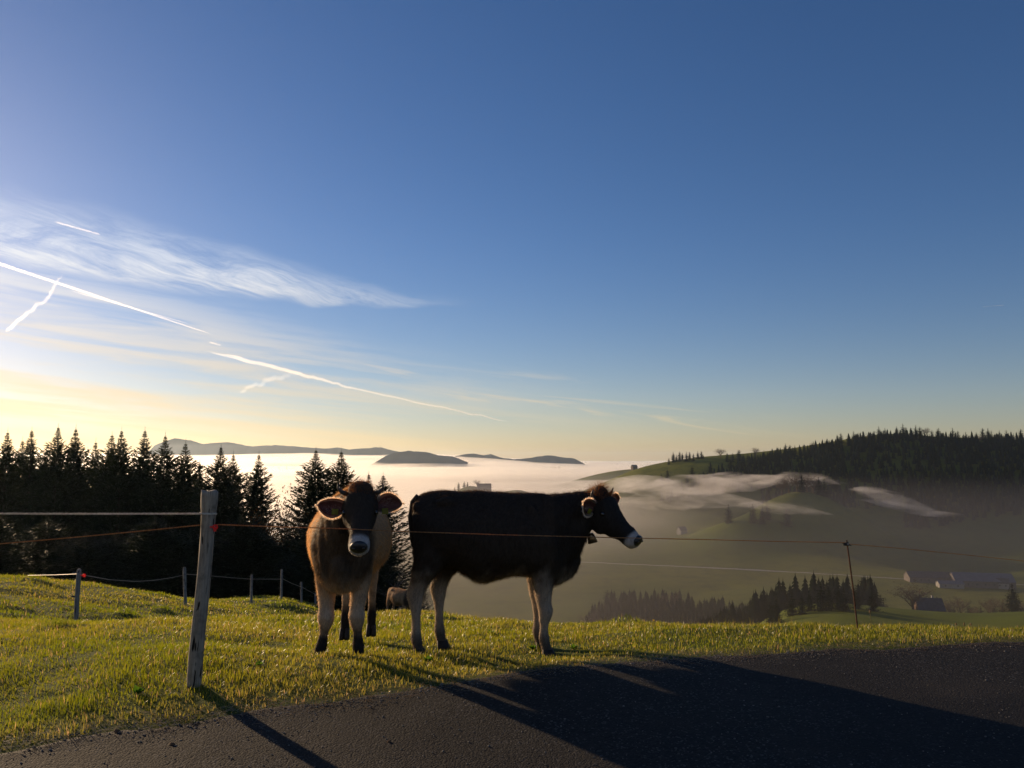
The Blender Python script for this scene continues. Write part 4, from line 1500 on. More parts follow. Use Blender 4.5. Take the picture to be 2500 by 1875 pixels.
def loft(mb, st, n=26, pw=2.3, egg=0.0):
    """st: (centre, side, up, half width, half height)"""
    vs = []
    for (c, sd_, up, a, b) in st:
        for k in range(n):
            t = 2 * math.pi * k / n
            ct, sn = math.cos(t), math.sin(t)
            x = math.copysign(abs(ct) ** (2 / pw), ct) * a
            y = math.copysign(abs(sn) ** (2 / pw), sn) * b
            x *= 1 - egg * max(0, sn) ** 1.3 + egg * .12 * max(0, -sn)
            vs.append(Vector(c) + Vector(sd_) * x + Vector(up) * y)
    fs = []
    m = len(st)
    for i in range(m - 1):
        for k in range(n):
            a = i * n + k; b = i * n + (k + 1) % n
            fs.append((a, b, b + n, a + n))
    fs.append(tuple(range(n))[::-1]); fs.append(tuple((m - 1) * n + k for k in range(n)))
    mb.add(vs, fs)


def ellipsoid(mb, c, ax, n=14):
    c = Vector(c); X_, Y_, Z_ = [Vector(a) for a in ax]
    vs = [c + Z_]
    for i in range(1, n // 2):
        ph = math.pi * i / (n // 2)
        for k in range(n):
            t = 2 * math.pi * k / n
            vs.append(c + X_ * math.sin(ph) * math.cos(t) + Y_ * math.sin(ph) * math.sin(t) + Z_ * math.cos(ph))
    vs.append(c - Z_)
    fs = [(0, 1 + k, 1 + (k + 1) % n) for k in range(n)]
    for i in range(n // 2 - 2):
        for k in range(n):
            a = 1 + i * n + k; b = 1 + i * n + (k + 1) % n
            fs.append((a, a + n, b + n, b))
    L_ = len(vs) - 1; s0 = 1 + (n // 2 - 2) * n
    fs += [(L_, s0 + (k + 1) % n, s0 + k) for k in range(n)]
    mb.add(vs, fs)


def interp_st(rows, sub=3):
    """smooth interpolation of table rows (Catmull-Rom)"""
    rows = [np.array(r, float) for r in rows]
    out = []
    for i in range(len(rows) - 1):
        p0 = rows[max(i - 1, 0)]; p1 = rows[i]; p2 = rows[i + 1]; p3 = rows[min(i + 2, len(rows) - 1)]
        for k in range(sub):
            t = k / sub
            out.append(.5 * ((2 * p1) + (-p0 + p2) * t + (2 * p0 - 5 * p1 + 4 * p2 - p3) * t * t + (-p0 + 3 * p1 - 3 * p2 + p3) * t ** 3))
    out.append(rows[-1])
    return out


# x, top, bottom, half width
TORSO = [(.015, 1.30, 1.06, .07), (.06, 1.395, .86, .17), (.14, 1.435, .78, .235), (.26, 1.445, .74, .275), (.40, 1.443, .745, .30), (.55, 1.45, .665, .34),
         (.66, 1.449, .622, .36), (.80, 1.433, .655, .36), (.95, 1.426, .690, .335), (1.08, 1.426, .685, .30), (1.18, 1.425, .635, .27), (1.28, 1.40, .60, .245),
         (1.36, 1.385, .615, .20), (1.42, 1.375, .67, .16)]


def build_cow(name, loc, rz, S, legs, head_o, head_f, coat, hair_n, voxel=.012, neck=None, ears=True, belly=1.0, label='', ear_pose=None, bell=True, group=None, tuft=.0, roll=0.0, collar_t=.86, hair_w=.0016):
    root = empty(name, loc, rz)
    tag(root, label, 'cow', group)
    mb = MB()
    st = []
    for (x, zt, zb, w) in interp_st(TORSO, 3):
        st.append(((x, 0, (zt + zb) / 2), (0, 1, 0), (0, 0, 1), w * belly, (zt - zb) / 2))
    loft(mb, st, 32, 2.1, .50)
    f = Vector(head_f).normalized()
    s = Vector((0, 0, 1)).cross(f).normalized()          # cow's left
    if roll: s = (Matrix.Rotation(roll, 3, f) @ s)
    n = f.cross(s).normalized()
    o = Vector(head_o)
    # neck
    p0, u0 = Vector((1.22, 0, 1.02)), Vector((0, 0, 1))
    p3 = o - f * .04 - n * .03
    nk = neck or [(.23, .385), (.18, .335), (.14, .265), (.105, .17)]
    mid1 = p0.lerp(p3, .36) + Vector((.07, 0, -.02)); mid2 = p0.lerp(p3, .70) + Vector((.06, 0, -.03))
    pts_ = [p0, mid1, mid2, p3]
    rows = []
    for k, (pp, (a, b)) in enumerate(zip(pts_, nk)):
        t = k / 3
        up = (u0 * (1 - t) + (n * .75 - f * .25) * t).normalized()
        rows.append(tuple(pp) + tuple(up) + (a, b))
    st = []
    for r in interp_st(rows, 4):
        up = Vector(r[3:6]).normalized()
        dirv = (p3 - p0).normalized()
        sd_ = up.cross(dirv).normalized() * -1
        st.append((r[0:3], sd_, up, r[6], r[7]))
    loft(mb, st, 26, 2.1)
    neck_st = st
    # head: along f, offset along n, half width, half height
    HEAD = [(-.10, -.03, .080, .105), (-.05, .005, .105, .125), (.0, .0, .118, .135), (.07, -.008, .124, .140), (.13, -.022, .112, .130), (.20, -.030, .090, .112), (.28, -.034, .072, .092),
            (.35, -.036, .064, .076), (.41, -.036, .070, .070), (.46, -.036, .073, .064), (.50, -.038, .064, .052), (.518, -.038, .045, .035)]
    st = [(o + f * (r[0] * .94) + n * r[1], s, n, r[2] * 1.13, r[3] * 1.16) for r in interp_st(HEAD, 3)]
    loft(mb, st, 26, 2.3)
    ellipsoid(mb, o - f * .05 + n * .115, (f * .07, s * .095, n * (.06 + .03 * max(tuft, 0))))             # poll
    for sg in (-1, 1):
        ellipsoid(mb, o + f * .075 + s * sg * .098 + n * .045, (f * .05, s * .03, n * .035))   # brow
        ellipsoid(mb, o + f * .17 + s * sg * .07 - n * .02, (f * .12, s * .022, n * .03))   # cheek bone
        ellipsoid(mb, o + f * .09 + s * sg * .06 - n * .115, (f * .13, s * .045, n * .07))   # jaw muscle
    ellipsoid(mb, o + f * .425 - n * .092, (f * .055, s * .048, n * .028))             # chin
    # legs: rows of x, y, z, rx, ry
    for lg in legs:
        st = []
        for r in interp_st(lg, 3):
            st.append(((r[0], r[1], r[2]), (1, 0, 0), (0, 1, 0), r[3], r[4]))
        loft(mb, st, 18, 2.2)
    for sg in (-1, 1):
        ellipsoid(mb, (.33, sg * .13, 1.345), (Vector((.10, 0, 0)), Vector((0, .055, 0)), Vector((0, 0, .05))))    # hip bone
        ellipsoid(mb, (.065, sg * .085, 1.30), (Vector((.05, 0, 0)), Vector((0, .04, 0)), Vector((0, 0, .06))))       # pin bone
        ellipsoid(mb, (1.14, sg * .175, 1.10), (Vector((.07, 0, .03)), Vector((0, .05, 0)), Vector((-.05, 0, .24))))   # shoulder blade
        ellipsoid(mb, (1.25, sg * .165, .86), (Vector((.07, 0, 0)), Vector((0, .05, 0)), Vector((0, 0, .08))))        # point of the shoulder
        ellipsoid(mb, (.17, sg * .15, .95), (Vector((.13, 0, 0)), Vector((0, .09, 0)), Vector((0, 0, .22))))          # thigh
    # dewlap and brisket fold
    ellipsoid(mb, (1.39, 0, .80), (Vector((.15, 0, .06)), Vector((0, .09, 0)), Vector((-.02, 0, .17))))
    tmp = mb.obj('tmp_body', M['coat'])
    rm = tmp.modifiers.new('r', 'REMESH'); rm.mode = 'VOXEL'; rm.voxel_size = voxel; rm.use_smooth_shade = True
    sm_ = tmp.modifiers.new('s', 'SMOOTH'); sm_.factor = .5; sm_.iterations = 5 if voxel < .02 else 2
    dg = bpy.context.evaluated_depsgraph_get(); dg.update()
    me = bpy.data.meshes.new_from_object(tmp.evaluated_get(dg))
    bpy.data.objects.remove(tmp)
    me.name = 'body'
    nv = len(me.vertices)
    co = np.empty(nv * 3); me.vertices.foreach_get('co', co); co = co.reshape(-1, 3)
    no = np.empty(nv * 3); me.vertices.foreach_get('normal', no); no = no.reshape(-1, 3)
    # slight lumps: muscle, ribs, hip bones
    ribs = np.sin(co[:, 0] * 52 - co[:, 2] * 14) * .0035 * smoothstep(co[:, 0], .55, .65) * (1 - smoothstep(co[:, 0], .98, 1.08)) * smoothstep(co[:, 2], .8, .95) * (1 - smoothstep(co[:, 2], 1.2, 1.32))
    lump = ribs + (fbm(co[:, 0] * 6 + co[:, 1] * 2, co[:, 2] * 6, 61, 4) - .5) * .030 * smoothstep(co[:, 2], .5, .8)
    fold = np.sin(co[:, 0] * 60 + co[:, 2] * 12) * .003 * smoothstep(co[:, 0], 1.25, 1.4) * smoothstep(co[:, 2], .7, .9)
    co += no * (lump + fold)[:, None]
    me.vertices.foreach_set('co', co.ravel()); me.update()
    # coat zones
    rel = co - np.array(o)
    hf = rel @ np.array(f); hn = rel @ np.array(n); hs_ = rel @ np.array(s)
    inhead = (np.abs(hs_) < .17) & (hf > -.16) & (hf < .6) & (np.abs(hn) < .22)
    nz = (fbm(co[:, 0] * 9 + co[:, 1] * 5, co[:, 2] * 9 + co[:, 1] * 3, 77, 3) - .5)
    pale = smoothstep(co[:, 2] + nz * .25, .78, .52) if False else 1 - smoothstep(co[:, 2] + nz * .25, .50, .80)
    pale = np.clip(pale * coat['legs'], 0, 1)
    sock = (1 - smoothstep(co[:, 2] + nz * .16, *coat.get('sockz', (.10, .30)))) * coat['sock']
    dark = np.full(nv, coat['body'])
    frontd = smoothstep(co[:, 0], 1.12, 1.32) * smoothstep(co[:, 2], .55, .8)
    dark = np.maximum(dark, frontd * coat['front'])
    hm = inhead * smoothstep(hf, -.12, .02)
    dark = dark * (1 - hm) + hm * coat['head']
    pale = pale * (1 - hm)
    pale = pale * (1 - sock)
    dark = np.maximum(dark, sock)
    white = inhead * smoothstep(hf + nz * .05, .385, .425) * 1.0
    col = np.stack([pale, dark, white, np.ones(nv)], 1).astype(np.float32)
    at = me.color_attributes.new('coat', 'FLOAT_COLOR', 'POINT'); at.data.foreach_set('color', col.ravel())
    body = obj('body', me, M['coat'], root)

    def part(mb_, nm, mat, parent=root, smooth=True): return mb_.obj(nm, M[mat], parent, smooth)
    # nose pad with nostrils, eyes
    q = MB(); ellipsoid(q, o + f * .470 - n * .020, (f * .034, s * .068, n * .056), 18)
    nose = part(q, 'nose', 'nose')
    for sg in (-1, 1):
        q = MB(); ellipsoid(q, o + f * .497 + s * sg * .036 - n * .008, (f * .008, s * .014, n * .010), 10); part(q, 'nostril', 'eye', nose)
        q = MB(); ellipsoid(q, o + f * .115 + s * sg * .124 + n * .022, (f * .024, s * .017, n * .020), 14); part(q, 'eye', 'eye')
        q = MB()
        b0 = o - f * .03 + s * sg * .105 + n * .085
        pts_ = [b0, b0 + s * sg * .045 + n * .020 - f * .01, b0 + s * sg * .070 + n * .055 - f * .015, b0 + s * sg * .072 + n * .095 - f * .02]
        q.tube(pts_, [.020, .017, .011, .002], 10); part(q, 'horn', 'horn')
    # ears
    strands = []; scol = []
    ep = ear_pose or {}
    for sg in (-1, 1):
        out_ = (s * sg * ep.get('out', .95) + n * ep.get('up', .12) - f * ep.get('back', .12)).normalized()
        opn = (n * ep.get('on', .55) + f * ep.get('of', .75))
        opn = (opn - out_ * opn.dot(out_)).normalized()
        wd = out_.cross(opn).normalized()
        base = o + f * .035 + s * sg * .108 + n * .015
        L_, W_ = .225, .155
        for (nm, sc_, off, mt) in (('ear', 1.0, 0.0, 'ear_coat'), ('inner_ear', .74, .006, 'ear_pink')):
            ns_, nt_ = 15, 11
            g_ = []
            for layer in ((-1, 1) if nm == 'ear' else (1,)):
                for i in range(ns_):
                    u = i / (ns_ - 1)
                    pr = max(.0, math.sin(math.pi * min(1, u * .93 + .07) ** 1.0)) ** .62 * sc_
                    for j in range(nt_):
                        t = -1 + 2 * j / (nt_ - 1)
                        cup = -.050 * (1 - t * t) * pr + .010 * u
                        x_ = (.0 if nm == 'ear' else .032) + u * L_ * (1.0 if nm == 'ear' else .80)
                        g_.append(base + out_ * x_ + wd * (t * W_ / 2 * pr - .02 * math.sin(u * 3)) + opn * (cup + off + layer * .003 * (1 if nm == 'ear' else 0)))
            q = MB(); fs = []
            nl = len(g_) // (ns_ * nt_)
            for l_ in range(nl):
                for i in range(ns_ - 1):
                    for j in range(nt_ - 1):
                        a = l_ * ns_ * nt_ + i * nt_ + j
                        fs.append((a, a + 1, a + nt_ + 1, a + nt_))
            if nl == 2:
                N_ = ns_ * nt_
                rim = [i * nt_ for i in range(ns_)] + [(ns_ - 1) * nt_ + j for j in range(1, nt_)] + [i * nt_ + nt_ - 1 for i in range(ns_ - 2, -1, -1)]
                for a, b in zip(rim, rim[1:]): fs.append((a, b, b + N_, a + N_))
            q.add(g_, fs)
            if nm == 'ear':
                ear = part(q, 'ear', 'ear_coat')
                rimp = [Vector(g_[i]) for i in ([i * nt_ for i in range(ns_)] + [(ns_ - 1) * nt_ + j for j in range(nt_)] + [i * nt_ + nt_ - 1 for i in range(ns_ - 1, -1, -1)])]
                cen = base + out_ * L_ * .5
                for _ in range(int(1400 * ep.get('hair', 1.0))):
                    i = random.randrange(len(rimp) - 1)
                    a = rimp[i].lerp(rimp[i + 1], random.random())
                    d = ((a - cen).normalized() + Vector((random.uniform(-1, 1), random.uniform(-1, 1), random.uniform(-1, 1))) * .5).normalized()
                    strands.append((a, d * random.uniform(.010, .024))); scol.append((.62, .52, .42))
                for _ in range(int(500 * ep.get('hair', 1.0))):
                    u_ = random.uniform(.02, .8); t_ = random.uniform(-.9, .9)
                    a = base + out_ * (u_ * L_) + wd * (t_ * W_ * .4) + opn * (-.035 * (1 - t_ * t_))
                    d = (opn + out_ * .4 + wd * random.uniform(-.7, .7)).normalized()
                    strands.append((a, d * random.uniform(.015, .04))); scol.append((.40, .34, .28))
            else:
                part(q, 'inner_ear', 'ear_pink', ear)
        # ear tag
        q = MB()
        c_ = base + out_ * .085 + wd * (W_ * .30 * ep.get('tagside', -1) * sg) + opn * .004
        Mx = Matrix((out_, wd, opn)).transposed()
        q.box(c_, (.050, .046, .004), Mx); q.tube([c_ - opn * .004, c_ + opn * .010], .007, 8)
        part(q, 'ear_tag', 'tag_yellow', ear, False)
    # hooves
    for lg in legs:
        x, y, z, rx, ry = lg[-1]
        for sg in (-1, 1):
            q = MB()
            loft(q, [((x - .004, y + sg * ry * .50, .075), (1, 0, 0), (0, 1, 0), rx * .85, ry * .46), ((x + .012, y + sg * ry * .52, .0), (1, 0, 0), (0, 1, 0), rx * 1.12, ry * .54), ((x + .012, y + sg * ry * .52, -.03), (1, 0, 0), (0, 1, 0), rx * 1.1, ry * .52)], 12, 2.4)
            part(q, 'hoof', 'hoof')
    # tail
    q = MB(); tl = [(.07, 0, 1.39), (.018, .0, 1.34), (-.004, 0, 1.20), (.010, .01, 1.0), (.05, .012, .86), (.10, .01, .74), (.12, .012, .62)]
    q.tube(tl, [.035, .030, .024, .019, .016, .014, .010], 10)
    tail = part(q, 'tail', 'coat')
    tm = tail.data
    at = tm.color_attributes.new('coat', 'FLOAT_COLOR', 'POINT'); at.data.foreach_set('color', np.tile(np.array([.0, coat['body'], 0, 1], np.float32), len(tm.vertices)))
    tips = []
    q = MB()
    for i in range(260):
        a = Vector(tl[-2]).lerp(Vector(tl[-1]), random.random()) + Vector((random.gauss(0, .008), random.gauss(0, .008), 0))
        b = a + Vector((random.gauss(0, .016), random.gauss(0, .016), -random.uniform(.10, .26)))
        w_ = Vector((random.uniform(-1, 1), random.uniform(-1, 1), 0)).normalized() * .0022
        q.add([a - w_, a + w_, b], [(0, 1, 2)])
    part(q, 'tail_tuft', 'horn', tail, False)
    # collar with bell
    if bell:
        k = int(len(neck_st) * collar_t)
        c_, sd_, up_, a_, b_ = neck_st[k]
        c_ = Vector(c_)
        lp = []
        for i in range(33):
            t = 2 * math.pi * i / 32
            lp.append(c_ + sd_ * (math.cos(t) * (a_ + .010)) + up_ * (math.sin(t) * (b_ + .012)))
        q = MB(); q.tube(lp, .011, 8); col_ = part(q, 'collar', 'leather')
        bt = c_ - up_ * (b_ + .022)
        q = MB(); q.tube([bt + Vector((math.cos(t) * .018, 0, math.sin(t) * .018)) for t in np.linspace(0, 6.283, 13)], .004, 6)
        q.tube([bt + Vector((-.05 + math.cos(t) * .024, .01, -.012 + math.sin(t) * .026)) for t in np.linspace(0, 6.283, 13)], .004, 6)
        part(q, 'buckle', 'steel', col_)
        q = MB()
        b0 = bt + Vector((.02, 0, -.005)); dn = Vector((.25, 0, -1)).normalized(); sx = Vector((1, 0, .25)).normalized()
        loft(q, [(b0, sx, (0, 1, 0), .020, .014), (b0 + dn * .015, sx, (0, 1, 0), .030, .020), (b0 + dn * .085, sx, (0, 1, 0), .046, .032), (b0 + dn * .09, sx, (0, 1, 0), .042, .028)], 16, 3)
        part(q, 'bell', 'brass')
    # hair
    me.calc_loop_triangles()
    nt = len(me.loop_triangles)
    tri = np.empty(nt * 3, np.int32); me.loop_triangles.foreach_get('vertices', tri); tri = tri.reshape(-1, 3)
    A, B, C_ = co[tri[:, 0]], co[tri[:, 1]], co[tri[:, 2]]
    nn = np.cross(B - A, C_ - A); area = np.linalg.norm(nn, axis=1)
    r_ = np.random.default_rng(5)
    pick = r_.choice(nt, hair_n, p=area / area.sum())
    u1, u2 = r_.random(hair_n), r_.random(hair_n)
    fl = u1 + u2 > 1; u1[fl] = 1 - u1[fl]; u2[fl] = 1 - u2[fl]
    p = A[pick] + (B - A)[pick] * u1[:, None] + (C_ - A)[pick] * u2[:, None]
    nm_ = nn[pick] / np.maximum(area[pick], 1e-12)[:, None]
    flow = np.array([-.45, 0, -.8]) + r_.normal(0, .25, (hair_n, 3))
    flow -= nm_ * (flow * nm_).sum(1)[:, None]
    d = nm_ * r_.uniform(.22, .6, (hair_n, 1)) + flow * .8
    d /= np.linalg.norm(d, axis=1)[:, None]
    rel = p - np.array(o); hf = rel @ np.array(f); hn = rel @ np.array(n)
    hd = (hf > -.02) & (hf < .6) & (np.abs(hn) < .2)
    poll = (hf < .05) & (hf > -.15) & (hn > .08)
    Ln = np.where(p[:, 2] < .5, .014, .022) * r_.uniform(.6, 1.4, hair_n)
    Ln = np.where((nm_[:, 2] < -.3) & (p[:, 2] > .5), Ln * 1.6, Ln)
    Ln = np.where((nm_[:, 2] > .7) & (p[:, 2] > 1.2) & ~hd, Ln * 1.25, Ln)
    Ln = np.where(hd, .008, Ln)
    Ln = np.where(poll, r_.uniform(.03, .06, hair_n) * (1 + tuft), Ln)
    d = np.where(poll[:, None], nm_ * .8 + r_.normal(0, .35, (hair_n, 3)), d)
    d /= np.linalg.norm(d, axis=1)[:, None]
    ci = col[tri[pick, 0]]
    base_c = np.array([.42, .25, .125]); darkc = np.array([.030, .022, .017]); palec = np.array([.36, .28, .21]); whitec = np.array([.38, .35, .32])
    hc = base_c * (1 - ci[:, 1:2]) + darkc * ci[:, 1:2]
    hc = hc * (1 - ci[:, 0:1]) + palec * ci[:, 0:1]
    hc = hc * (1 - ci[:, 2:3]) + whitec * ci[:, 2:3]
    hc = np.where(poll[:, None], np.array([.11, .05, .022]), hc)
    hc = hc * r_.uniform(.65, 1.35, (hair_n, 1))
    if strands:
        p = np.concatenate([p, np.array([tuple(a) for a, b in strands])])
        dl = np.concatenate([d * Ln[:, None], np.array([tuple(b) for a, b in strands])])
        hc = np.concatenate([hc, np.array(scol)])
    else:
        dl = d * Ln[:, None]
    m_ = len(p)
    sidev = np.cross(dl, r_.normal(0, 1, (m_, 3))); sidev /= np.linalg.norm(sidev, axis=1)[:, None]
    w_ = hair_w
    vv = np.stack([p - sidev * w_ / 2, p + sidev * w_ / 2, p + dl], 1).reshape(-1, 3)
    hm_ = mesh_np('coat_hair', vv, np.arange(m_ * 3).reshape(-1, 3))
    at = hm_.color_attributes.new('hcol', 'FLOAT_COLOR', 'POINT')
    at.data.foreach_set('color', np.repeat(np.concatenate([hc, np.ones((m_, 1))], 1), 3, 0).astype(np.float32).ravel())
    tag(obj('coat_hair', hm_, M['hair'], root), kind='stuff')
    root.scale = (S, S, S)
    return root


def leg_h(dx, y, foot=0.0):        # hind leg, x offset dx
    return [(.26 + dx * .3, y * .80, 1.05, .20, .12), (.22 + dx * .6, y * .95, .86, .16, .115), (.165 + dx, y, .74, .125, .095), (.112 + dx, y, .645, .086, .066), (.078 + dx, y, .565, .080, .052), (.074 + dx, y, .49, .068, .048),
            (.080 + dx, y, .38, .043, .038), (.083 + dx, y, .25, .039, .035), (.085 + dx, y, .165, .050, .045), (.10 + dx + foot, y, .09, .044, .042), (.115 + dx + foot, y, .03, .052, .048)]


def leg_f(dx, y, ky=None, fy=None, lift=0.0, w=1.0):
    ky = y if ky is None else ky; fy = ky if fy is None else fy
    return [(1.16, y * .8, 1.05, .16, .10), (1.19 + dx * .4, y, .86, .135, .095), (1.205 + dx, y, .70, .100, .080 * w), (1.205 + dx, (y + ky) / 2, .58, .082, .068 * w), (1.21 + dx, ky, .47, .066, .058 * w),
            (1.226 + dx, ky, .405, .066, .066 * w), (1.22 + dx, ky, .34, .054, .054 * w), (1.210 + dx, (ky * 2 + fy) / 3, .26, .036, .034 * w), (1.210 + dx, (ky + fy * 2) / 3, .165, .047, .046 * w), (1.228 + dx, fy, .09, .044, .046 * w), (1.245 + dx, fy, .03, .054, .054 * w)]


# the dark cow, broadside, looking right
fr = P(960 + 1257 / 3.319, 1596, 7.0)
c2x = (960 + 140 / 3.319 - 1250) / FPX * 7.0
c2 = (c2x, 7.12)
g2 = np.mean(H(np.array([c2x + .09, c2x + .26, c2x + 1.24, c2x + 1.22]), np.array([6.96, 7.28, 6.98, 7.25])))
build_cow('cow', (c2[0], c2[1], g2 - .01), R(-1.5), 1.0,
          [leg_h(0, -.16), leg_h(.165, .17), leg_f(0, -.135, w=.95), leg_f(-.055, .135, w=.95)],
          (1.71, -.03, 1.295), (.31, -.22, -.245),
          dict(legs=.75, sock=.75, body=.96, front=.99, head=1.0), 75000, .0115, label='dark brown cow standing broadside on the grass, facing right, with a bell',
          ear_pose=dict(out=.95, up=.28, back=.22, on=.3, of=.9, tagside=1), tuft=.5)
# the fawn cow that faces the camera
g1 = np.mean(H(np.array([-1.57, -1.25, -1.62, -1.38]), np.array([6.4, 6.4, 7.5, 7.5])))
build_cow('cow', (-1.504, 7.65, g1 - .01), R(-84.8), .98,
          [leg_h(.0, -.105), leg_h(-.12, .14), leg_f(0.0, -.135, -.13, -.18, w=1.05), leg_f(.0, .155, .125, .145, w=1.05)],
          (1.60, .175, 1.345), (.40, .035, -.29), dict(legs=.70, sock=1.0, sockz=(.20, .46), body=.06, front=.88, head=.96), 70000, .0115, belly=1.03,
          label='fawn brown cow standing head on and looking at the camera, behind the fence rope',
          ear_pose=dict(out=.97, up=.06, back=.03, on=.65, of=.70, tagside=1), tuft=-.2)
# small grazing cow beyond the crest
gx = D(851, 1300, 38)
cz = D(851, 1275, 38).z - 1.28
lg = [leg_h(0, -.16), leg_h(.1, .17), leg_f(0, -.135), leg_f(.05, .135)]
build_cow('cow', (gx.x - .25, 38, cz), R(-38), 1.0, lg, (1.72, .05, .70), (.35, .1, -.93), dict(legs=.3, sock=.5, body=.35, front=.9, head=.9), 9000, .03,
          neck=[(.22, .32), (.16, .22), (.12, .17), (.10, .13)], label='small far off brown cow grazing at the forest edge between the two big cows',
          ear_pose=dict(hair=.2), bell=False, hair_w=.005)

# ------------------------------------------------------------------ grass
def grass_mat():
    m, t, out = material('grass_blade')
    a = t.new('ShaderNodeAttribute', attribute_name='tint')
    sp = t.new('ShaderNodeSeparateColor'); t.l.new(a.outputs['Color'], sp.inputs[0])
    c = t.mix(sp.outputs[0], (.070, .096, .007, 1), (.135, .130, .011, 1))
    c = t.mix(sp.outputs[1], c, (.26, .18, .085, 1))
    p = t.new('ShaderNodeBsdfPrincipled')
    t.l.new(c, p.inputs['Base Color'])
    p.inputs['Roughness'].default_value = .38
    p.inputs['Specular IOR Level'].default_value = .35
    hs = t.new('ShaderNodeHueSaturation'); hs.inputs['Value'].default_value = 2.8; hs.inputs['Saturation'].default_value = 1.05; hs.inputs['Hue'].default_value = .49
    t.l.new(c, hs.inputs['Color'])
    tr = t.new('ShaderNodeBsdfTranslucent'); t.l.new(hs.outputs[0], tr.inputs[0])
    mx = t.new('ShaderNodeMixShader'); mx.inputs[0].default_value = .5
    t.l.new(p.outputs[0], mx.inputs[1]); t.l.new(tr.outputs[0], mx.inputs[2])
    t.l.new(mx.outputs[0], out.inputs[0])
    return m


M['grass'] = grass_mat()


def blades(name, X, Y, hgt, wid, tint, lean=.5, lay=0.0, zoff=-.01, seed=0):
    r = np.random.default_rng(seed)
    n = len(X)
    Z = H(X, Y) + zoff
    a = r.uniform(0, 2 * math.pi, n)
    ld = np.stack([np.cos(a), np.sin(a), np.zeros(n)], 1)
    sdv = np.stack([-np.sin(a + r.normal(0, .5, n)), np.cos(a + r.normal(0, .5, n)), np.zeros(n)], 1)
    ln = (r.uniform(.15, 1, n) * lean)[:, None]
    up = np.array([0, 0, 1.0]) * (1 - lay)
    b = np.stack([X, Y, Z], 1)
    h = hgt[:, None]; w = wid[:, None] / 2
    mid = b + up * h * .55 + ld * h * .28 * (ln + lay * 1.6)
    tip = b + up * h * (1 - .25 * ln) + ld * h * .85 * (ln + lay)
    v = np.stack([b - sdv * w, b + sdv * w, mid + sdv * w * .8, mid - sdv * w * .8, tip], 1).reshape(-1, 3)
    k = np.arange(n)[:, None] * 5
    f = np.concatenate([k + [0, 1, 2], k + [0, 2, 3], k + [3, 2, 4]], 0)
    me = mesh_np(name, v, f)
    at = me.color_attributes.new('tint', 'FLOAT_COLOR', 'POINT')
    c = np.concatenate([tint, np.zeros((n, 1)), np.ones((n, 1))], 1)
    at.data.foreach_set('color', np.repeat(c, 5, 0).astype(np.float32).ravel())
    return tag(obj(name, me, M['grass']), kind='stuff')


N = 560000
r = np.random.default_rng(3)
Y = np.exp(r.uniform(math.log(3.6), math.log(44), N))
a = r.uniform(-.95, .85, N)
X = a * Y
rim = Y - edge_y(X)
edge_n = (fbm(X * 1.3, X * 0 + .5, 8, 5) - .5) * .30
keep = (rim > edge_n + .02 + (vnoise(X * 9, Y * 9, 4) - .5) * .22) & ~((a > .02) & (Y > 13)) & ~((a > -.12) & (Y > 18))
X, Y, a, rim = X[keep], Y[keep], a[keep], rim[keep]
cl = fbm(X * 1.1, Y * 1.1, 12, 4); cl2 = fbm(X * 4.5, Y * 4.5, 17, 3); cl3 = fbm(X * .35, Y * .35, 19, 3)
thin = r.random(len(X)) < (.88 + .3 * cl2) * (.35 + .65 * smoothstep(rim, 0, .5))
X, Y, a, rim, cl, cl2, cl3 = [q[thin] for q in (X, Y, a, rim, cl, cl2, cl3)]
n = len(X)
hgt = (.036 + .020 * smoothstep(cl, .42, .66) + .022 * smoothstep(cl2, .45, .75)) * r.uniform(.55, 1.45, n)
hgt *= .92 * (1 + np.clip(Y - 7, 0, 40) / 34)
tus = np.zeros(n)
for (tx, ty, tr_, th) in TUSS: tus = np.maximum(tus, np.exp(-((X - tx) ** 2 + (Y - ty) ** 2) / (tr_ * .8) ** 2))
hgt *= 1 + 1.1 * tus
hgt *= 1 - .2 * smoothstep(a, -.1, .2)
wid = .0038 * np.maximum(1, Y / 5.0) * r.uniform(.7, 1.4, n)
straw = np.clip((r.random(n) < .06) * .8 + .45 * (1 - smoothstep(rim, .1, .55)) * r.random(n) + .2 * smoothstep(cl3, .5, .7) * r.random(n), 0, 1)
tint = np.stack([np.clip(r.random(n) * .7 + smoothstep(cl3, .4, .6) * .4 - .8 * tus - .35 * smoothstep(a, -.1, .3), 0, 1), straw], 1)
blades('grass', X, Y, hgt, wid, tint, .75, seed=4)
# taller single stalks on the crest
nn_ = 1500
Y = r.uniform(6.6, 9.6, nn_); a = r.uniform(-.1, .80, nn_); X = a * Y
k_ = Y > edge_y(X) + .1; X, Y = X[k_], Y[k_]; nn_ = len(X)
blades('tall_grass', X, Y, r.uniform(.05, .12, nn_), np.full(nn_, .003), np.stack([r.random(nn_), r.random(nn_) * .5], 1), .5, seed=6)
# dry litter along the road
nn_ = 6500
X = r.uniform(-5, 7, nn_); Y = edge_y(X) + r.normal(0.02, .11, nn_)
blades('dry_litter', X, Y, r.uniform(.02, .09, nn_), np.full(nn_, .0035), np.stack([r.random(nn_), np.full(nn_, 1.0)], 1), .8, .88, .012, seed=7)

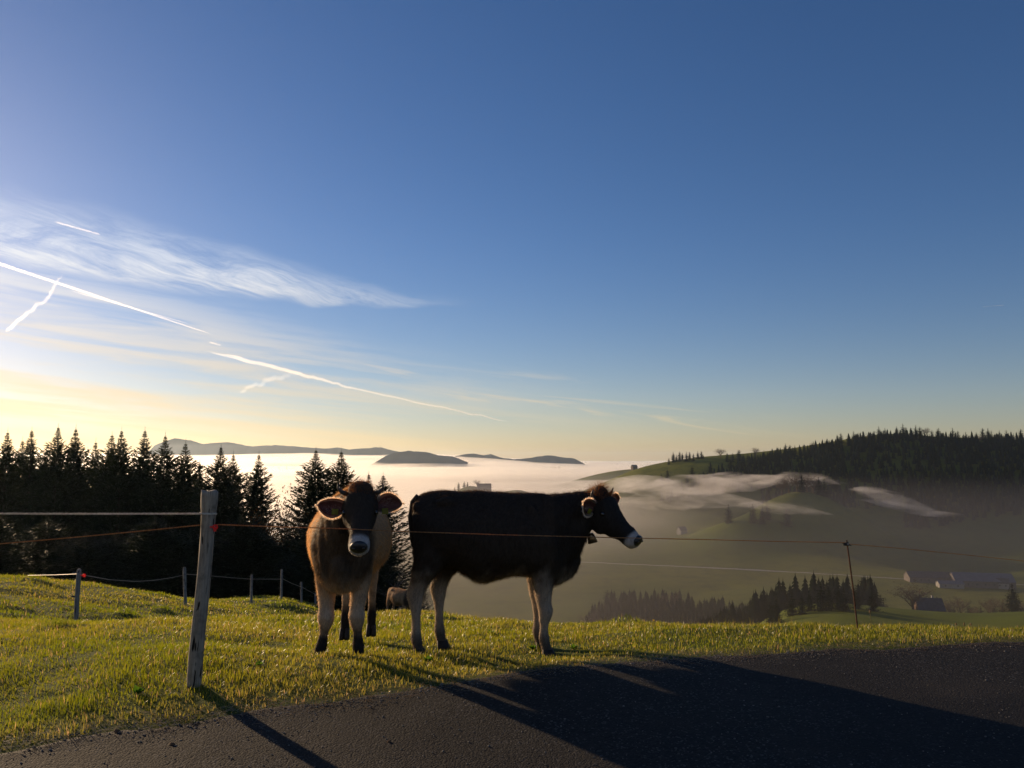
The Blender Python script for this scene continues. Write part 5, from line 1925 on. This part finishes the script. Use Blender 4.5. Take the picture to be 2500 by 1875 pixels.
# stones on the road: low crystals scattered on the asphalt
M['stone'] = simple('stone', (.11, .105, .10), .8, .5, 3)
ico = bmesh.new(); bmesh.ops.create_icosphere(ico, subdivisions=1, radius=1); iv = np.array([tuple(v.co) for v in ico.verts]); ifc = np.array([[v.index for v in f.verts] for f in ico.faces]); ico.free()
nn_ = 8000
Y = np.exp(r.uniform(math.log(2.6), math.log(7), nn_)); X = r.uniform(-.8, .8, nn_) * Y
nearrim = r.random(nn_) < .45
Y = np.where(nearrim, edge_y(X) - np.abs(r.normal(0, .14, nn_)) + .03, Y)
k_ = Y < edge_y(X) + .1; X, Y = X[k_], Y[k_]; nn_ = len(X)
Z = H(X, Y) + .013
sz = r.gamma(2.0, .0011, nn_) + .0016
v = iv[None] * sz[:, None, None] * r.uniform(.6, 1.3, (nn_, 1, 3)) * r.uniform(.8, 1.2, (nn_, 12, 1)) * np.array([1, 1, .6]) + np.stack([X, Y, Z], 1)[:, None]
f = (ifc[None] + np.arange(nn_)[:, None, None] * 12).reshape(-1, 3)
tag(obj('grit', mesh_np('grit', v.reshape(-1, 3), f), M['stone']), kind='stuff')


def ground_pt(u, v):               # where the line of sight through (u, v) meets the near ground
    d = D(u, v, 1.0); Ys = np.linspace(2.5, 14, 400)
    g = H(d.x * Ys, Ys); k = np.argmax(d.z * Ys < g)
    return Vector((d.x * Ys[k], Ys[k], g[k]))


# dandelions and seed heads
M['petal'] = leafy('petal', (.75, .50, .02), (.80, .60, .05), .4, scale=40, tcol=(1.2, 1.1, .6))
M['stalk'] = leafy('stalk', (.10, .10, .03), (.22, .17, .08), .3, scale=20)
M['seedhead'] = leafy('seedhead', (.16, .10, .05), (.28, .20, .12), .3, scale=60)
M['weed'] = leafy('weed', (.05, .11, .012), (.08, .16, .02), .5, scale=20)


def flower(u, v, h, label, head=.016):
    # the head is shown at (u, v); the stalk stands just behind the crest
    p = D(u, v, 8.3); g = H1(p.x, p.y)
    root = empty('dandelion', (p.x, p.y, g)); tag(root, label, 'flower')
    hh = p.z - g
    q = MB(); q.tube([(0, 0, -.02), (.004, 0, hh * .5), (0, 0, hh)], .0022, 5); q.obj('stem', M['stalk'], root)
    q = MB()
    for i in range(26):
        a = i * 2.4; rr = head * (.5 + .5 * random.random()); o_ = Vector((math.cos(a), math.sin(a), 0))
        t_ = Vector((-o_.y, o_.x, 0)) * .003
        b_ = Vector((0, 0, hh)); e = b_ + o_ * rr + Vector((0, 0, head * random.uniform(.1, .8)))
        q.add([b_ - t_, b_ + t_, e + t_, e - t_], [(0, 1, 2, 3)])
    q.obj('petals', M['petal'], root)


flower(1412, 1341, .16, 'yellow dandelion standing above the grass crest right of the dark cow')
flower(707 * 0 + 1420, 1352, .1, 'second lower yellow dandelion beside the one on the crest', .012)


def seed_head(u, v, Y, r_, lab, ln=.03):
    p = D(u, v, Y); g = H1(p.x, p.y)
    root = empty('seed_stalk', (p.x, p.y, g)); tag(root, lab, 'seed stalk')
    hh = max(.08, p.z - g)
    q = MB(); q.tube([(0.01, 0, -.02), (.006, 0, hh * .5), (0, 0, hh)], .0022, 5); q.obj('stem', M['stalk'], root)
    q = MB()
    q.tube([(0, 0, hh - ln), (0, 0, hh - ln * .7), (.001, 0, hh - ln * .3), (.002, 0, hh)], [r_ * .5, r_, r_, r_ * .4], 8)
    for i in range(30):
        a = random.uniform(0, 6.28); z = hh - random.random() * ln
        b_ = Vector((math.cos(a) * r_, math.sin(a) * r_, z)); o_ = Vector((0, 0, .0012))
        q.add([b_ - o_, b_ + o_, b_ * 1 + Vector((math.cos(a), math.sin(a), .5)) * r_ * .7], [(0, 1, 2)])
    q.obj('head', M['seedhead'], root)


seed_head(1879, 1318, 7.9, .009, 'tallest brown seed stalk, just right of the rusty steel post')
seed_head(2065, 1350, 8.0, .007, 'brown seed stalk between the steel post and the right photo edge', .025)
seed_head(2083, 1357, 7.9, .006, 'pale short seed stalk in the middle of the three on the right', .03)
seed_head(2097, 1348, 8.1, .007, 'rightmost thin seed stalk on the grass crest', .025)
for (u, v) in [(1168, 1400), (1180, 1410), (1150, 1404), (925, 1432), (1240, 1404), (560, 1440), (300, 1500), (1060, 1370)]:
    p = ground_pt(u, v)
    q = MB()
    for i in range(16):
        a = i * 2.4 + random.random(); L_ = random.uniform(.03, .07); o_ = Vector((math.cos(a), math.sin(a), random.uniform(.5, 1.6))).normalized()
        t_ = Vector((-math.sin(a), math.cos(a), 0)) * L_ * .35
        q.add([(0, 0, 0), o_ * L_ * .6 + t_, o_ * L_, o_ * L_ * .6 - t_], [(0, 1, 2), (0, 2, 3)])
    w_ = q.obj('weed', M['weed']); w_.location = p
    tag(w_, 'small leafy green weed rosette in the short grass of the meadow', 'weed', 'leafy weeds in the meadow')

# clods on the road
M['clod'] = simple('clod', (.09, .045, .022), .95, .5, 60, bump=.6)
for (u, v, s_, lab) in [(371, 1618, .018, 'brown clod of earth lying on the asphalt at the lower left'), (252, 1588, .020, 'brown clod at the rim of the road at the lower left'), (840, 1610, .013, 'small brown clod on the asphalt near the bottom centre')]:
    p = ground_pt(u, v)
    b = bmesh.new(); bmesh.ops.create_icosphere(b, subdivisions=3, radius=s_)
    for vv in b.verts:
        k_ = 1 + .7 * (float(fbm(vv.co.x * 60, vv.co.y * 60 + vv.co.z * 40, 3, 3)) - .5); vv.co = Vector((vv.co.x * k_, vv.co.y * k_ * .8, vv.co.z * k_ * .65))
    me = bpy.data.meshes.new('clod'); b.to_mesh(me); b.free()
    o = obj('clod', me, M['clod']); o.location = p + Vector((0, 0, .012)); tag(o, lab, 'clod')
